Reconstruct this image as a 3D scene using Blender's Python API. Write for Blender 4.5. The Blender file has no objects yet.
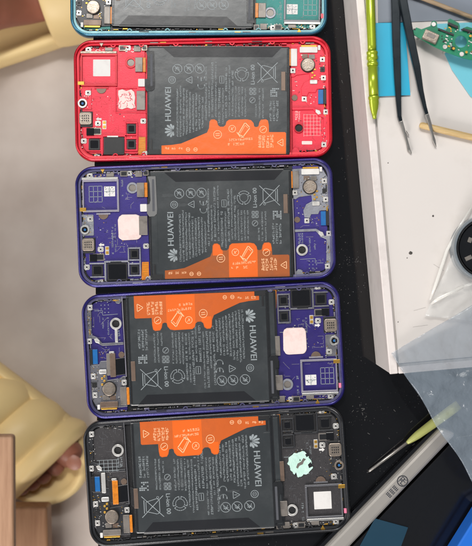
import bpy, bmesh, math, random
from mathutils import Vector, Matrix, noise
random.seed(7)
C = bpy.context.scene.collection
S = 0.0006            # metres per photo pixel on the table plane
H = 0.60              # camera height over the table
CX, CY = 236.0, 273.0
R = math.radians

def W(px, py, z=0.0):
    f = (H - z) / H
    return Vector(((px-CX)*S*f, (CY-py)*S*f, z))

def lin(c):
    return tuple(((v/255)/12.92 if v/255 <= .04045 else ((v/255+.055)/1.055)**2.4) for v in c)

# ------------------------------------------------------------------ materials
def mat(name, rgb, rough=.5, metal=0., var=.12, vscale=400., bump=0., bscale=900., coat=0., alpha=1., spec=.5,
        rvar=.1, dust=0., trans=0., grime=0., gcol=(30, 26, 24), gscale=110):
    m = bpy.data.materials.new(name); m.use_nodes = True
    nt = m.node_tree; N = nt.nodes; L = nt.links
    b = N['Principled BSDF']
    c = lin(rgb)
    tc = N.new('ShaderNodeTexCoord')
    nz = N.new('ShaderNodeTexNoise'); nz.inputs['Scale'].default_value = vscale; nz.inputs['Detail'].default_value = 5
    L.new(tc.outputs['Object'], nz.inputs['Vector'])
    mx = N.new('ShaderNodeMix'); mx.data_type = 'RGBA'
    mx.inputs[6].default_value = (*[max(0, v*(1-var)) for v in c], 1)
    mx.inputs[7].default_value = (*[min(1, v*(1+var)) for v in c], 1)
    L.new(nz.outputs['Fac'], mx.inputs[0])
    out = mx.outputs[2]
    if dust > 0:
        n2 = N.new('ShaderNodeTexNoise'); n2.inputs['Scale'].default_value = 1700; n2.inputs['Detail'].default_value = 2
        L.new(tc.outputs['Object'], n2.inputs['Vector'])
        rp = N.new('ShaderNodeMapRange'); rp.inputs[1].default_value = .66; rp.inputs[2].default_value = .74
        rp.inputs[4].default_value = dust
        L.new(n2.outputs['Fac'], rp.inputs[0])
        m2 = N.new('ShaderNodeMix'); m2.data_type = 'RGBA'; m2.inputs[7].default_value = (.45, .43, .4, 1)
        L.new(rp.outputs[0], m2.inputs[0]); L.new(out, m2.inputs[6]); out = m2.outputs[2]
    if grime > 0:
        n5 = N.new('ShaderNodeTexNoise'); n5.inputs['Scale'].default_value = gscale; n5.inputs['Detail'].default_value = 9; n5.inputs['Roughness'].default_value = .7
        L.new(tc.outputs['Object'], n5.inputs['Vector'])
        r5 = N.new('ShaderNodeMapRange'); r5.inputs[1].default_value = .5; r5.inputs[2].default_value = .72; r5.inputs[4].default_value = grime
        L.new(n5.outputs['Fac'], r5.inputs[0])
        m5 = N.new('ShaderNodeMix'); m5.data_type = 'RGBA'; m5.inputs[7].default_value = (*lin(gcol), 1)
        L.new(r5.outputs[0], m5.inputs[0]); L.new(out, m5.inputs[6]); out = m5.outputs[2]
    L.new(out, b.inputs['Base Color'])
    rr = N.new('ShaderNodeMapRange'); rr.inputs[3].default_value = max(0, rough-rvar); rr.inputs[4].default_value = min(1, rough+rvar)
    n3 = N.new('ShaderNodeTexNoise'); n3.inputs['Scale'].default_value = vscale*.35; n3.inputs['Detail'].default_value = 4
    L.new(tc.outputs['Object'], n3.inputs['Vector']); L.new(n3.outputs['Fac'], rr.inputs[0]); L.new(rr.outputs[0], b.inputs['Roughness'])
    b.inputs['Metallic'].default_value = metal
    b.inputs['Coat Weight'].default_value = coat
    b.inputs['Coat Roughness'].default_value = .15
    b.inputs['Alpha'].default_value = alpha
    b.inputs['Specular IOR Level'].default_value = spec
    b.inputs['Transmission Weight'].default_value = trans
    if bump > 0:
        nb = N.new('ShaderNodeTexNoise'); nb.inputs['Scale'].default_value = bscale; nb.inputs['Detail'].default_value = 4
        L.new(tc.outputs['Object'], nb.inputs['Vector'])
        bp = N.new('ShaderNodeBump'); bp.inputs['Strength'].default_value = bump; bp.inputs['Distance'].default_value = .0004
        L.new(nb.outputs['Fac'], bp.inputs['Height']); L.new(bp.outputs[0], b.inputs['Normal'])
    return m

def wood(name, a, b_, scale=60, axis='Y', rough=.55):
    m = bpy.data.materials.new(name); m.use_nodes = True
    nt = m.node_tree; N = nt.nodes; L = nt.links; b = N['Principled BSDF']
    tc = N.new('ShaderNodeTexCoord'); mp = N.new('ShaderNodeMapping')
    mp.inputs['Scale'].default_value = (1, .08, 1) if axis == 'Y' else (.08, 1, 1)
    nz = N.new('ShaderNodeTexNoise'); nz.inputs['Scale'].default_value = scale; nz.inputs['Detail'].default_value = 8
    nz.inputs['Roughness'].default_value = .65
    rp = N.new('ShaderNodeValToRGB'); rp.color_ramp.elements[0].position = .3; rp.color_ramp.elements[1].position = .72
    rp.color_ramp.elements[0].color = (*lin(a), 1); rp.color_ramp.elements[1].color = (*lin(b_), 1)
    L.new(tc.outputs['Object'], mp.inputs[0]); L.new(mp.outputs[0], nz.inputs['Vector']); L.new(nz.outputs['Fac'], rp.inputs[0])
    L.new(rp.outputs[0], b.inputs['Base Color']); b.inputs['Roughness'].default_value = rough
    return m

M = {}
M['silver'] = mat('silver', (205, 203, 198), .32, .9, .1)
M['washer'] = mat('washer', (206, 204, 200), .36, .55, .1, grime=.5)
M['bronze'] = mat('bronze_metal', (158, 146, 134), .4, .8, .15, 900, .2, grime=.5)
M['darkhole'] = mat('dark_recess', (12, 12, 13), .6)
M['blk'] = mat('black_plastic', (26, 26, 28), .42, 0, .2, dust=.12)
M['blkgloss'] = mat('black_gloss', (14, 14, 17), .14, 0, .2, coat=.6)
M['blkflex'] = mat('black_flex', (32, 33, 35), .26, 0, .2, 300, .2, 200, coat=.5)
M['greyflex'] = mat('grey_flex', (128, 122, 116), .4, .4, .12, grime=.5)
M['brownflex'] = mat('brown_flex', (116, 98, 86), .4, .4, .15, grime=.5)
M['amber'] = mat('amber_flex', (206, 122, 24), .35, 0, .25, 700, coat=.4, grime=.6, gcol=(120, 66, 14), gscale=300)
M['gold'] = mat('gold_contact', (200, 156, 70), .35, .8, .15)
M['white'] = mat('white_label', (212, 210, 207), .6, 0, .04, grime=.25, gcol=(120, 118, 116))
M['ink'] = mat('grey_ink', (72, 74, 80), .6)
M['padw'] = mat('thermal_pad', (226, 204, 198), .6, 0, .06, 300, .7, 260, grime=.4, gcol=(176, 140, 134))
M['mint'] = mat('mint_paste', (186, 222, 208), .5, 0, .2, 300, 1, 420, grime=.6, gcol=(214, 222, 218), gscale=260)
M['pinkred'] = mat('pink_smear', (226, 92, 104), .55)
M['bluec'] = mat('blue_contact', (22, 96, 160), .35, 0, .2, coat=.3)
M['battery'] = mat('battery_wrap', (48, 52, 54), .3, 0, .12, 120, .5, 70, spec=.7, rvar=.16, coat=.25, grime=.25, gcol=(84, 86, 88), gscale=60)
M['batterydark'] = mat('battery_wrap_fold', (35, 36, 39), .24, 0, .1, 120, .1, 160)
M['batteryedge'] = mat('battery_edge', (108, 108, 108), .4, 0, .1)
M['print'] = mat('pale_print', (142, 150, 153), .5, 0, .15, grime=.5, gcol=(90, 94, 96), gscale=80)
M['oprint'] = mat('orange_label_print', (240, 186, 140), .5, 0, .08)
M['orange'] = mat('orange_label', (222, 98, 22), .34, 0, .08, 60, .4, 160, coat=.35, grime=.25, gcol=(200, 90, 30), gscale=50)
M['orangeb'] = mat('orange_label_under_film', (160, 84, 38), .3, 0, .12, 60, .5, 160, coat=.5, grime=.5, gcol=(120, 76, 50), gscale=60)
M['orangeb2'] = mat('dull_orange_label', (196, 92, 34), .3, 0, .12, 60, .5, 160, coat=.5, grime=.4, gcol=(150, 76, 38), gscale=60)
M['residue'] = mat('film_residue', (150, 154, 156), .22, 0, .2, 400, .5, 500, alpha=.07, coat=.4)
M['pink'] = mat('pink_contact', (232, 120, 150), .5)

# ------------------------------------------------------------------ mesh builder
_tc = {}
def text_geo(s):
    if s in _tc: return _tc[s]
    cu = bpy.data.curves.new('t', 'FONT'); cu.body = s; cu.size = 1; cu.resolution_u = 3
    ob = bpy.data.objects.new('t', cu); C.objects.link(ob)
    dg = bpy.context.evaluated_depsgraph_get(); dg.update()
    me = bpy.data.meshes.new_from_object(ob.evaluated_get(dg))
    vs = [(v.co.x, v.co.y) for v in me.vertices]; fs = [tuple(p.vertices) for p in me.polygons]
    bpy.data.objects.remove(ob); bpy.data.curves.remove(cu); bpy.data.meshes.remove(me)
    _tc[s] = (vs, fs); return _tc[s]

def ident(x, y, z): return Vector((x*S, -y*S, z*S))

class MB:
    def __init__(s, f=ident): s.v = []; s.f = []; s.mi = []; s.m = 0; s.fn = f; s.sm = []
    def add(s, pts, faces, smooth=False):
        o = len(s.v); s.v += [s.fn(*p) for p in pts]
        for f in faces: s.f.append([i+o for i in f]); s.mi.append(s.m); s.sm.append(smooth)
        return s
    def prism(s, P, z0, z1):
        n = len(P)
        a = sum(P[i][0]*P[(i+1) % n][1]-P[(i+1) % n][0]*P[i][1] for i in range(n))
        if a > 0: P = P[::-1]
        pts = [(x, y, z0) for x, y in P] + [(x, y, z1) for x, y in P]
        s.add(pts, [list(range(n))[::-1], list(range(n, 2*n))] + [[i, (i+1) % n, n+(i+1) % n, n+i] for i in range(n)]); return s
    def box(s, x0, y0, x1, y1, z0, z1): return s.prism([(x0, y0), (x1, y0), (x1, y1), (x0, y1)], z0, z1)
    def rbox(s, x0, y0, x1, y1, z0, z1, r=1, n=4): return s.prism(rrect(x0, y0, x1, y1, r, n), z0, z1)
    def obox(s, cx, cy, w, h, a, z0, z1):
        ca, sa = math.cos(R(a)), math.sin(R(a))
        return s.prism([(cx+x*ca+y*sa, cy-x*sa+y*ca) for x, y in ((-w/2, -h/2), (w/2, -h/2), (w/2, h/2), (-w/2, h/2))], z0, z1)
    def cyl(s, cx, cy, r, z0, z1, n=20):
        return s.prism([(cx+r*math.cos(2*math.pi*i/n), cy+r*math.sin(2*math.pi*i/n)) for i in range(n)], z0, z1)
    def dome(s, cx, cy, r, z0, z1, n=28):
        prof = [(r, z0), (r, z1-.5), (r-.15, z1-.2), (r-.5, z1), (r*.5, z1+.05)]
        pts = []; 
        for q, z in prof: pts += [(cx+q*math.cos(-2*math.pi*i/n), cy+q*math.sin(-2*math.pi*i/n), z) for i in range(n)]
        fs = [[k*n+i, k*n+(i+1) % n, (k+1)*n+(i+1) % n, (k+1)*n+i] for k in range(len(prof)-1) for i in range(n)]
        fs.append([(len(prof)-1)*n+i for i in range(n)])
        return s.add(pts, fs)
    def ring(s, cx, cy, r0, r1, z0, z1, n=28, a0=0, a1=360):
        full = a1-a0 >= 360; k = n if full else n+1
        pts = []
        for rr, z in ((r0, z0), (r0, z1), (r1, z1), (r1, z0)):
            pts += [(cx+rr*math.cos(R(a0)+R(a1-a0)*i/n), cy-rr*math.sin(R(a0)+R(a1-a0)*i/n), z) for i in range(k)]
        fs = []
        for j in range(4):
            for i in range(n):
                i2 = (i+1) % k
                fs.append([j*k+i2, j*k+i, ((j+1) % 4)*k+i, ((j+1) % 4)*k+i2])
        return s.add(pts, fs)
    def line(s, P, w, z0, z1=None):
        for (ax, ay), (bx, by) in zip(P, P[1:]):
            d = math.hypot(bx-ax, by-ay) or 1e-6; nx, ny = -(by-ay)/d*w/2, (bx-ax)/d*w/2
            ex, ey = (bx-ax)/d*w*.3, (by-ay)/d*w*.3
            q = [(ax-ex+nx, ay-ey+ny), (bx+ex+nx, by+ey+ny), (bx+ex-nx, by+ey-ny), (ax-ex-nx, ay-ey-ny)]
            if z1 is None: s.add([(x, y, z0) for x, y in q], [[0, 1, 2, 3]])
            else: s.prism(q, z0, z1)
        return s
    def flat(s, P, z):
        n = len(P); a = sum(P[i][0]*P[(i+1) % n][1]-P[(i+1) % n][0]*P[i][1] for i in range(n))
        if a > 0: P = P[::-1]
        return s.add([(x, y, z) for x, y in P], [list(range(n))])
    def circ(s, cx, cy, r, w, z, n=24):
        pts = []
        for rr in (r-w, r): pts += [(cx+rr*math.cos(2*math.pi*i/n), cy-rr*math.sin(2*math.pi*i/n), z) for i in range(n)]
        return s.add(pts, [[i, n+i, n+(i+1) % n, (i+1) % n] for i in range(n)])
    def text(s, t, x, y, size, rot, z, sx=1.0, bold=0):
        vs, fs = text_geo(t); ca, sa = math.cos(R(rot)), math.sin(R(rot))
        for d in ([0] if not bold else [0, bold, -bold]):
            s.add([(x+(a*size*sx+d)*ca-b*size*sa, y-((a*size*sx+d)*sa+b*size*ca), z+.01*(d > 0)-.01*(d < 0)) for a, b in vs], fs)
        return s
    def glyphs(s, x0, y0, x1, y1, size, z, dens=.85, step=.95):
        """one row of tiny illegible characters from p0 to p1"""
        d = math.hypot(x1-x0, y1-y0); ux, uy = (x1-x0)/d, (y1-y0)/d; vx, vy = -uy, ux
        t = 0; th = size*.13
        while t < d-size*.5:
            w = size*random.uniform(.62, .82)
            if random.random() < dens:
                bars = []
                for j in random.sample((0, 1, 2, 3), random.choice((2, 3, 3))):
                    bars.append((0 if random.random() < .7 else w*.3, w if random.random() < .8 else w*.6, j*size*.28, j*size*.28+th))
                for j in random.sample((0, 1, 2), random.choice((1, 1, 2))):
                    bars.append((j*w*.43, j*w*.43+th, 0 if random.random() < .6 else size*.28, size*.97 if random.random() < .6 else size*.6))
                for a, b, c, e in bars:
                    s.flat([(x0+ux*(t+p)+vx*(q-size*.5), y0+uy*(t+p)+vy*(q-size*.5)) for p, q in ((a, c), (b, c), (b, e), (a, e))], z+random.uniform(0, .012))
            t += max(size*step, w+size*.14)
        return s
    def build(s, name, mats, parent=None, bevel=0, smooth=False, seg=2):
        if not isinstance(mats, (list, tuple)): mats = [mats]
        me = bpy.data.meshes.new(name); me.from_pydata([tuple(v) for v in s.v], [], s.f); me.update()
        for m in mats: me.materials.append(m)
        for p, k, g in zip(me.polygons, s.mi, s.sm): p.material_index = min(k, len(mats)-1); p.use_smooth = g or smooth
        o = bpy.data.objects.new(name, me); C.objects.link(o)
        if parent: o.parent = parent
        if bevel:
            b = o.modifiers.new('bev', 'BEVEL'); b.width = bevel*S; b.segments = seg; b.limit_method = 'ANGLE'; b.angle_limit = R(40)
        return o

def rrect(x0, y0, x1, y1, r, n=6, corners=(1, 1, 1, 1)):
    P = []
    for (cx, cy, a), on in zip(((x1-r, y0+r, -90), (x1-r, y1-r, 0), (x0+r, y1-r, 90), (x0+r, y0+r, 180)), corners):
        if on: P += [(cx+r*math.cos(R(a+90*i/n)), cy+r*math.sin(R(a+90*i/n))) for i in range(n+1)]
        else: P.append({-90: (x1, y0), 0: (x1, y1), 90: (x0, y1), 180: (x0, y0)}[a])
    return P

def thing(name, loc, rz, label, cat, group=None):
    o = bpy.data.objects.new(name, None); C.objects.link(o); o.empty_display_size = .02
    o.location = loc; o.rotation_euler = (0, 0, rz); tag(o, label, cat, group); return o
def tag(o, label=None, cat=None, group=None, kind=None):
    if label: o['label'] = label
    if cat: o['category'] = cat
    if group: o['group'] = group
    if kind: o['kind'] = kind
    return o

# ------------------------------------------------------------------ phones
PW, PH = 129.0, 61.0     # half sizes
PHONES = {  # cx, cy, angle, w, h, flip
    'green': (198.5, -25.5, 0.3, 258, 122, True),
    'red': (203.0, 98.4, 1.1, 258.5, 121.5, False),
    'violet': (205.5, 222.6, 2.25, 259, 121.5, False),
    'indigo': (213.3, 350.2, 3.35, 260, 125, True),
    'black': (216.8, 476.5, 3.95, 263, 127, True),
}
def loc_from(ref, x, y):
    cx, cy, a, w, h, fl = PHONES[ref]; dx, dy = x-cx, y-cy; ca, sa = math.cos(R(a)), math.sin(R(a))
    u, v = dx*ca-dy*sa, dx*sa+dy*ca
    if fl: u, v = -u, -v
    return u*258.5/w, v*121.5/h
def redmap(x, y): return loc_from('red', x, y)

def pf(x, y, z):          # red-photo pixel -> phone local metres
    u, v = redmap(x, y); return Vector((u*S, -v*S, z*S))
def lf(u, v, z): return Vector((u*S, -v*S, z*S))

def make_frame(mat_, parent, seam):
    prof = [(1.2, 0), (.3, .8), (0, 2.5), (0, 8.5), (.35, 10.4), (1.1, 11.6), (1.9, 12), (2.7, 11.9), (3.1, 11.2), (3.2, 5)]
    base = None; mb = MB(lf); pts = []
    for ins, z in prof:
        P = rrect(-PW+ins, -PH+ins, PW-ins, PH-ins, 19-ins, 12); n = len(P); pts += [(x, y, z) for x, y in P]
    fs = [[k*n+(i+1) % n, k*n+i, (k+1)*n+i, (k+1)*n+(i+1) % n] for k in range(len(prof)-1) for i in range(n)]
    mb.add(pts, fs, True)
    return mb.build('frame', mat_, parent)

SMD = []
def smd_field(mb, rng, x0, y0, x1, y1, n, z):
    mb = MB(pf); SMD.append(mb)
    for _ in range(n):
        x, y = rng.uniform(x0, x1), rng.uniform(y0, y1); w, h = rng.choice(((.9, .5), (.5, .9), (1.3, .7), (.7, .7)))
        mb.m = rng.choice((0, 1, 2, 1)); mb.box(x, y, x+w, y+h, z-.2, z+rng.uniform(.15, .5))
    mb.m = 0

def orange_poly():
    return [(161.5, 154), (161.5, 145.5), (172, 144.8), (181, 143.4), (194, 138), (207, 132.5), (209, 128), (209.5, 121.5), (211, 119.5), (214.5, 119.3),
            (217, 121), (218, 125), (220, 126.6), (223.5, 126.6), (225.5, 125), (226.5, 121.5), (229, 119.6), (247, 119.2), (251, 120), (253.6, 123), (254.2, 126.3),
            (256, 127), (258.4, 126.3), (259.4, 122), (261, 119.6), (266, 119.2), (268, 120.5), (268.8, 125), (269, 132), (285, 132), (286, 133), (286, 149.6)]

def make_phone(key, col, label, opts):
    cx, cy, a, w, h, fl = PHONES[key]; rng = random.Random(hash(key) % 7 if False else sum(map(ord, key)))
    p = W(cx, cy, .0066); p.z = 0
    root = thing('opened_phone', p, R(a)+(math.pi if fl else 0), label, 'phone', 'opened phones lying side by side')
    k = (H-.0066)/H; root.scale = (k*w/258.5, k*h/121.5, 1)
    B = lambda: MB(pf); L_ = lambda: MB(lf)
    pa, pb = opts.get('pmap', (0, 0)); osh = opts.get('oshift', 0)
    BP = lambda: MB(lambda x, y, z: pf(x-pa-(268-x)*pb, y, z))
    BO = lambda: MB(lambda x, y, z: pf(x-osh, y, z))
    fsh = opts.get('flexshift', 0)
    frame_m, plate_m, ledge_m, brack_m, rail_m = col
    make_frame(frame_m, root, 0)
    # midframe floor and stepped inner ledge
    mb = L_(); mb.prism(rrect(-PW+3, -PH+3, PW-3, PH-3, 16, 10), 1, 6); mb.build('midframe', M['blk'] if opts.get('darkwell', True) else ledge_m, root)
    mb = L_()
    P0 = rrect(-PW+3.25, -PH+3.25, PW-3.25, PH-3.25, 15.8, 12); P1 = rrect(-PW+5.4, -PH+5.6, PW-5.4, PH-5.6, 13.6, 12); n = len(P0)
    mb.add([(x, y, 9.4) for x, y in P0]+[(x, y, 9.2) for x, y in P1]+[(x, y, 5.8) for x, y in P1],
           [[(i+1) % n, i, n+i, n+(i+1) % n] for i in range(n)]+[[n+(i+1) % n, n+i, 2*n+i, 2*n+(i+1) % n] for i in range(n)])
    # clip lugs round the inside of the long sides
    for u in (-26, 14, 31, 56, 70, -88, -60, 100):
        for s in (1, -1):
            if s == -1 and u in (14, 56): continue
            mb.ring(u+rng.uniform(-1, 1), s*55.6, 1.5, 2.6, 8.2, 9.7, 12, 0 if s > 0 else 180, 180 if s > 0 else 360)
    mb.build('inner_ledge', ledge_m, root)
    # speaker slots / antenna strips in the ledge
    for x0, x1, yy, mm in ((112, 127, 158.3, 'white'), (129, 139, 157.6, 'white'), (119, 126, 159.5, 'gold'), (205, 212, 41, 'greyflex'), (160, 166, 41.9, 'gold'), (150, 158, 42.4, 'greyflex'), (252, 262, 41.2, 'blk')):
        mb = B(); mb.box(x0, yy-.4, x1, yy+.4, 9.1, 9.8); mb.build('contact_strip', M[mm], root)

    # ---------------- main board side
    u0, v0 = redmap(78, 44)
    mb = L_(); mb.prism(rrect(-PW+7.4, -PH+7.6, -57.5, PH-7.8, 11, 10, (0, 0, 1, 1)), 5.9, 7.5)
    mb.build('main_board_cover', plate_m, root, .3)
    mbp = B()   # screen printing on the board
    dxm = opts.get('mainshift', 0)
    # shield frame
    mb = B(); mb.m = 0
    for q in ((80.5, 53, 117, 55.2), (80.5, 83.6, 117, 85.6), (115, 55.2, 117, 83.6), (80.5, 55.2, 82, 83.6)): mb.box(*q, 7.4, 9.3)
    mb.m = 1; mb.box(80.2, 50.8, 116.5, 53, 7.4, 9.9)
    mb.build('shield_frame', [rail_m, M['silver'] if key != 'red' else M['bronze']], root, .25)
    if opts.get('sticker'):
        mb = B(); x, y = opts['sticker']; mb.rbox(x-8.6, y-8.4, x+8.6, y+8.4, 7.6, 7.75, .5)
        o = mb.build('paper_sticker', [M['white'], M['ink']], root)
    else:
        mb = B(); gx, gy = opts['grid']; mb.m = 0
        for i in range(4): mb.line([(gx, gy+i*5.3), (gx+13, gy+i*5.3)], .45, 7.62)
        for i in range(4): mb.line([(gx+i*4.33, gy), (gx+i*4.33, gy+16)], .45, 7.62)
        mb.build('printed_grid', M['print'], root)
        mb = B(); qx, qy = opts['patch']; mb.rbox(qx, qy, qx+11, qy+10, 7.58, 7.7, .4); mb.m = 1
        mb.line([(qx+5.5, qy), (qx+5.5, qy+10)], .6, 7.74); mb.line([(qx, qy+5), (qx+11, qy+5)], .6, 7.74)
        for i in range(26):
            a_, b_ = rng.uniform(.5, 9.6), rng.uniform(.5, 8.8); mb.flat([(qx+a_, qy+b_), (qx+a_+.9, qy+b_), (qx+a_+.9, qy+b_+.6), (qx+a_, qy+b_+.6)], 7.73)
        mb.build('printed_patch', [M['white'], M['print']], root)
    # antenna ring + flex connector
    mb = B(); rx, ry = 130.5, 62; mb.m = 1; mb.ring(rx, ry, 3.6, 5.6, 7.4, 8.6, 28); mb.m = 0; mb.cyl(rx, ry, 3.6, 7.3, 7.7)
    mb.build('contact_ring', [M['greyflex'] if key != 'black' else M['blk'], rail_m if key == 'red' else pur_brack if key != 'black' else M['washer']], root, .2)
    mb = B(); mb.rbox(135, 57, 142.4, 71.4, 7.5, 9.6, .5); mb.m = 1; mb.rbox(142.5, 57, 145.6, 71.4, 7.4, 9.0, .4)
    for i in range(6): mb.line([(142.7, 58.5+i*2.1), (145.3, 58.5+i*2.1)], .25, 9.03)
    mb.build('battery_connector', [M['greyflex'], M['amber']], root, .3)
    # camera flex that loops down beside the battery
    mb = B(); z = 9.2
    fm = [M['white'] if not opts.get('darkflex') else M['blkflex'], M['batteryedge'] if key == 'violet' else M['blkflex'], M['ink']]
    mb.rbox(138, 78.5, 144.6, 86, 7.5, 9.5, .6); mb.m = 1
    mb.fn = lambda x, y, z: pf(x-fsh, y, z)
    P = [(146, 51), (154, 51), (155, 84), (154.6, 88.6), (152, 91), (147, 91.3), (144.8, 88), (144.8, 79), (147.5, 78.6), (148.6, 75), (148, 58)]
    mb.prism(P, 8.2, 10.7)
    mb.m = 2; mb.rbox(150.3, 54, 152.6, 86, 10.7, 10.8, .4)
    mb.build('camera_flex', fm, root, .5)
    # thermal pad
    if opts['pad'] == 'smear':
        mb = B(); mb.m = 0; mb.box(115, 87, 136.5, 88, 7.4, 8.6); mb.box(115, 88, 116, 111.4, 7.4, 8.6); mb.box(115, 111.4, 146, 112.5, 7.4, 8.4); mb.m = 1
        pts = [(118, 90), (122, 88.7), (126, 90.5), (131, 88.9), (134, 91.4), (135, 97), (134.3, 103), (135.4, 107), (131, 108.5), (127, 107), (122, 108.9), (118.3, 108), (117.6, 103), (119, 99), (117.8, 94)]
        mb.prism(pts, 7.6, 8.6); mb.m = 2
        for i in range(16):
            x, y, a_ = rng.uniform(120, 132), rng.uniform(91, 106), rng.uniform(0, 3)
            mb.line([(x, y), (x+3*math.cos(a_), y+3*math.sin(a_)), (x+3*math.cos(a_)+1.6*math.cos(a_+1), y+3*math.sin(a_)+1.6*math.sin(a_+1))], .55, 8.63)
        mb.build('thermal_pad', [plate_m, M['padw'], M['pinkred']], root, .3)
    elif opts['pad'] == 'pad':
        mb = B(); x, y = opts['padpos']; mb.prism([(a_+rng.uniform(-.25, .25), b_+rng.uniform(-.25, .25)) for a_, b_ in rrect(x-11.5+rng.uniform(-.4, .4), y-12.8, x+11.5, y+12.8+rng.uniform(-.6, .4), 5.2, 6)], 7.5, 9.1); mb.m = 1
        mb.line([(x-4, y-5.5), (x-2, y-6)], .6, 8.93); mb.line([(x-3.4, y-5.5), (x-3.4, y-3.5)], .5, 8.93); mb.circ(x-9, y+1, .5, .4, 8.93)
        mb.build('thermal_pad', [M['padw'], M['ink']], root, 1.1, seg=3)
    else:
        mb = B(); x, y = opts['padpos']; pts = [(x+(11.6+1.1*math.sin(t*.07)+.8*math.sin(t*.19+1)+rng.uniform(-.5, .4))*math.cos(R(t)), y+(11.8+1.0*math.sin(t*.11+2)+rng.uniform(-.5, .4))*math.sin(R(t))) for t in range(0, 360, 6)]
        mb.prism(pts, 7.6, 8.9); mb.m = 1
        mb.prism([(x-6, y+4.4), (x-3.4, y+5.6), (x-1, y+2.2), (x+2.4, y+.6), (x+4.2, y-3.2), (x+2.6, y-4.4), (x+.6, y-1.6), (x-2.6, y-.4), (x-3.8, y+2.2)], 8.8, 9.0)
        mb.m = 2
        for q_ in ([(x-12, y-3), (x-8.6, y-4.4), (x-7.6, y-1), (x-10.6, y+1.6)], [(x-9, y+7.4), (x-6.6, y+6.2), (x-5.4, y+9), (x-7.6, y+10)], [(x+3.4, y-11.8), (x+6.4, y-10.4), (x+4.4, y-7.6)], [(x-1, y+3.2), (x+.6, y+3), (x+.2, y+5.2)]):
            mb.prism(q_, 8.7, 8.97)
        mb.build('thermal_paste', [M['mint'], M['greyflex'], M['blk']], root, .5)
    mb = B(); mb.rbox(136.4, 90.5, 145, 109.5, 7.5, 9.4, .4); mb.build('display_connector', M['greyflex'] if key != 'black' else M['brownflex'], root, .3)
    # half disc
    mb = B(); mb.prism([(101+5*math.cos(R(t)), 88+5*math.sin(R(t))) for t in range(0, 181, 12)], 7.4, 8.3); mb.m = 1; mb.box(94, 86.6, 108, 88.2, 7.4, 8.6)
    mb.build('antenna_spring', [M['brownflex'], rail_m], root, .15)
    # front camera ring, ear speaker
    mb = B(); mb.m = 2; mb.rbox(77.2, 88, 91, 109, 7.4, 8.0, 1); mb.m = 1; mb.ring(82.2, 103, 3, 4.7, 7.4, 9.6); mb.m = 0; mb.cyl(82.2, 103, 3, 7.4, 8.6); mb.m = 3; mb.cyl(82.2, 103, 1.2, 8.6, 8.9)
    mb.m = 0; mb.box(77.6, 90, 80.6, 95, 7.4, 9)
    mb.build('front_camera', [M['blkgloss'], M['silver'] if key != 'black' else M['bronze'], brack_m, M['bluec']], root, .25)
    mb = B(); mb.m = 1; mb.rbox(78, 111, 92.4, 126.6, 7.3, 8.6, 1); mb.m = 0; mb.rbox(79, 112, 91.6, 124.4, 7.5, 10.2, 2.4, 5); mb.m = 1
    for i in range(3):
        for j in range(4): mb.flat([(81.8+j*2, 115+i*2.4), (82.9+j*2, 115+i*2.4), (82.9+j*2, 116.4+i*2.4), (81.8+j*2, 116.4+i*2.4)], 10.24)
    mb.build('ear_speaker', [M['bronze'], M['blk']], root, .5)
    for q_, zz in (((118.6, 44.8, 126, 50.4), 9.0), ((141.4, 44.6, 147, 50), 8.8), ((89.5, 127.2, 101, 134.4), 8.0)):
        mb = B(); mb.rbox(*q_, 7.2, zz, .7); mb.m = 1; mb.rbox(q_[0]+1, q_[1]+1, q_[2]-1, q_[3]-1, zz, zz+.15, .5)
        mb.build('shield_can', [M['greyflex'] if key != 'red' else M['bronze'], M['blkflex']], root, .25)
    # arrow and gold pads
    mb = B(); mb.prism([(95.5, 118.5), (98, 116.4), (98, 117.6), (101, 117.6), (101, 119.4), (98, 119.4), (98, 120.6)], 7.5, 7.62); mb.build('printed_arrow', M['white'], root)
    mb = B(); mb.rbox(102, 120, 106, 128.6, 7.4, 7.8, .3); mb.m = 1; mb.box(102.6, 120.8, 105.4, 123.4, 7.8, 8.2); mb.box(102.6, 125, 105.4, 127.8, 7.8, 8.2)
    mb.build('gold_contact', [M['washer'], M['gold']], root, .15)
    # camera bay with lenses
    mb = B(); mb.m = 1
    br = brack_m
    for q in ((102, 134.6, 126, 136.4), (101, 134.6, 102.8, 155), (124.6, 121.6, 126, 150), (126, 121.6, 137.5, 123.2), (136.2, 123.2, 137.6, 149.6), (126, 133.6, 136.2, 135), (126, 137.4, 136.2, 138.8), (124.6, 149.2, 137.6, 150.6), (86, 136.4, 101, 137.8), (86.6, 150, 101, 151.2)):
        mb.box(*q, 7.2, 9.2)
    mb.build('camera_bracket', [br, br], root, .3)
    mb = B(); mb.rbox(103.6, 137, 124, 154.4, 7.3, 9.6, 1); mb.m = 1; mb.rbox(105, 138.2, 122.6, 153.2, 9.6, 9.75, 1.2); mb.m = 2; mb.box(107, 135.6, 118, 136.9, 7.3, 9.9)
    mb.build('camera_module', [M['blk'], M['blkgloss'] if key not in ('red',) else M['blk'], M['washer'] if key == 'red' else M['blkflex']], root, .3)
    for (a0, b0, a1, b1) in ((88.4, 138.6, 99.6, 149.6), (126.8, 123.8, 135.6, 133), (126.8, 139.4, 135.6, 148.6)):
        mb = B(); mb.rbox(a0, b0, a1, b1, 7.3, 9.1, .8); mb.m = 1; mb.rbox(a0+1.6, b0+1.6, a1-1.6, b1-1.6, 9.1, 9.25, 1)
        mb.build('camera_socket', [M['blk'], M['blkgloss']], root, .2)
    mb = B(); mb.box(86, 127.6, 93.6, 135, 7.3, 8.8); mb.build('light_sensor', M['blkgloss'], root, .4)
    mb = B(); mb.prism([(138.6, 136.4), (145.4, 136.4), (145.4, 152), (141.8, 154.6), (137.8, 154.6), (138, 147)], 7.4, 8.3); mb.m = 1
    for i in range(6): mb.line([(139.4, 138+i*2.3), (144.4, 138+i*2.3)], .35, 8.33)
    mb.build('power_flex', [M['amber'], M['gold']], root, .3)
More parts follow.
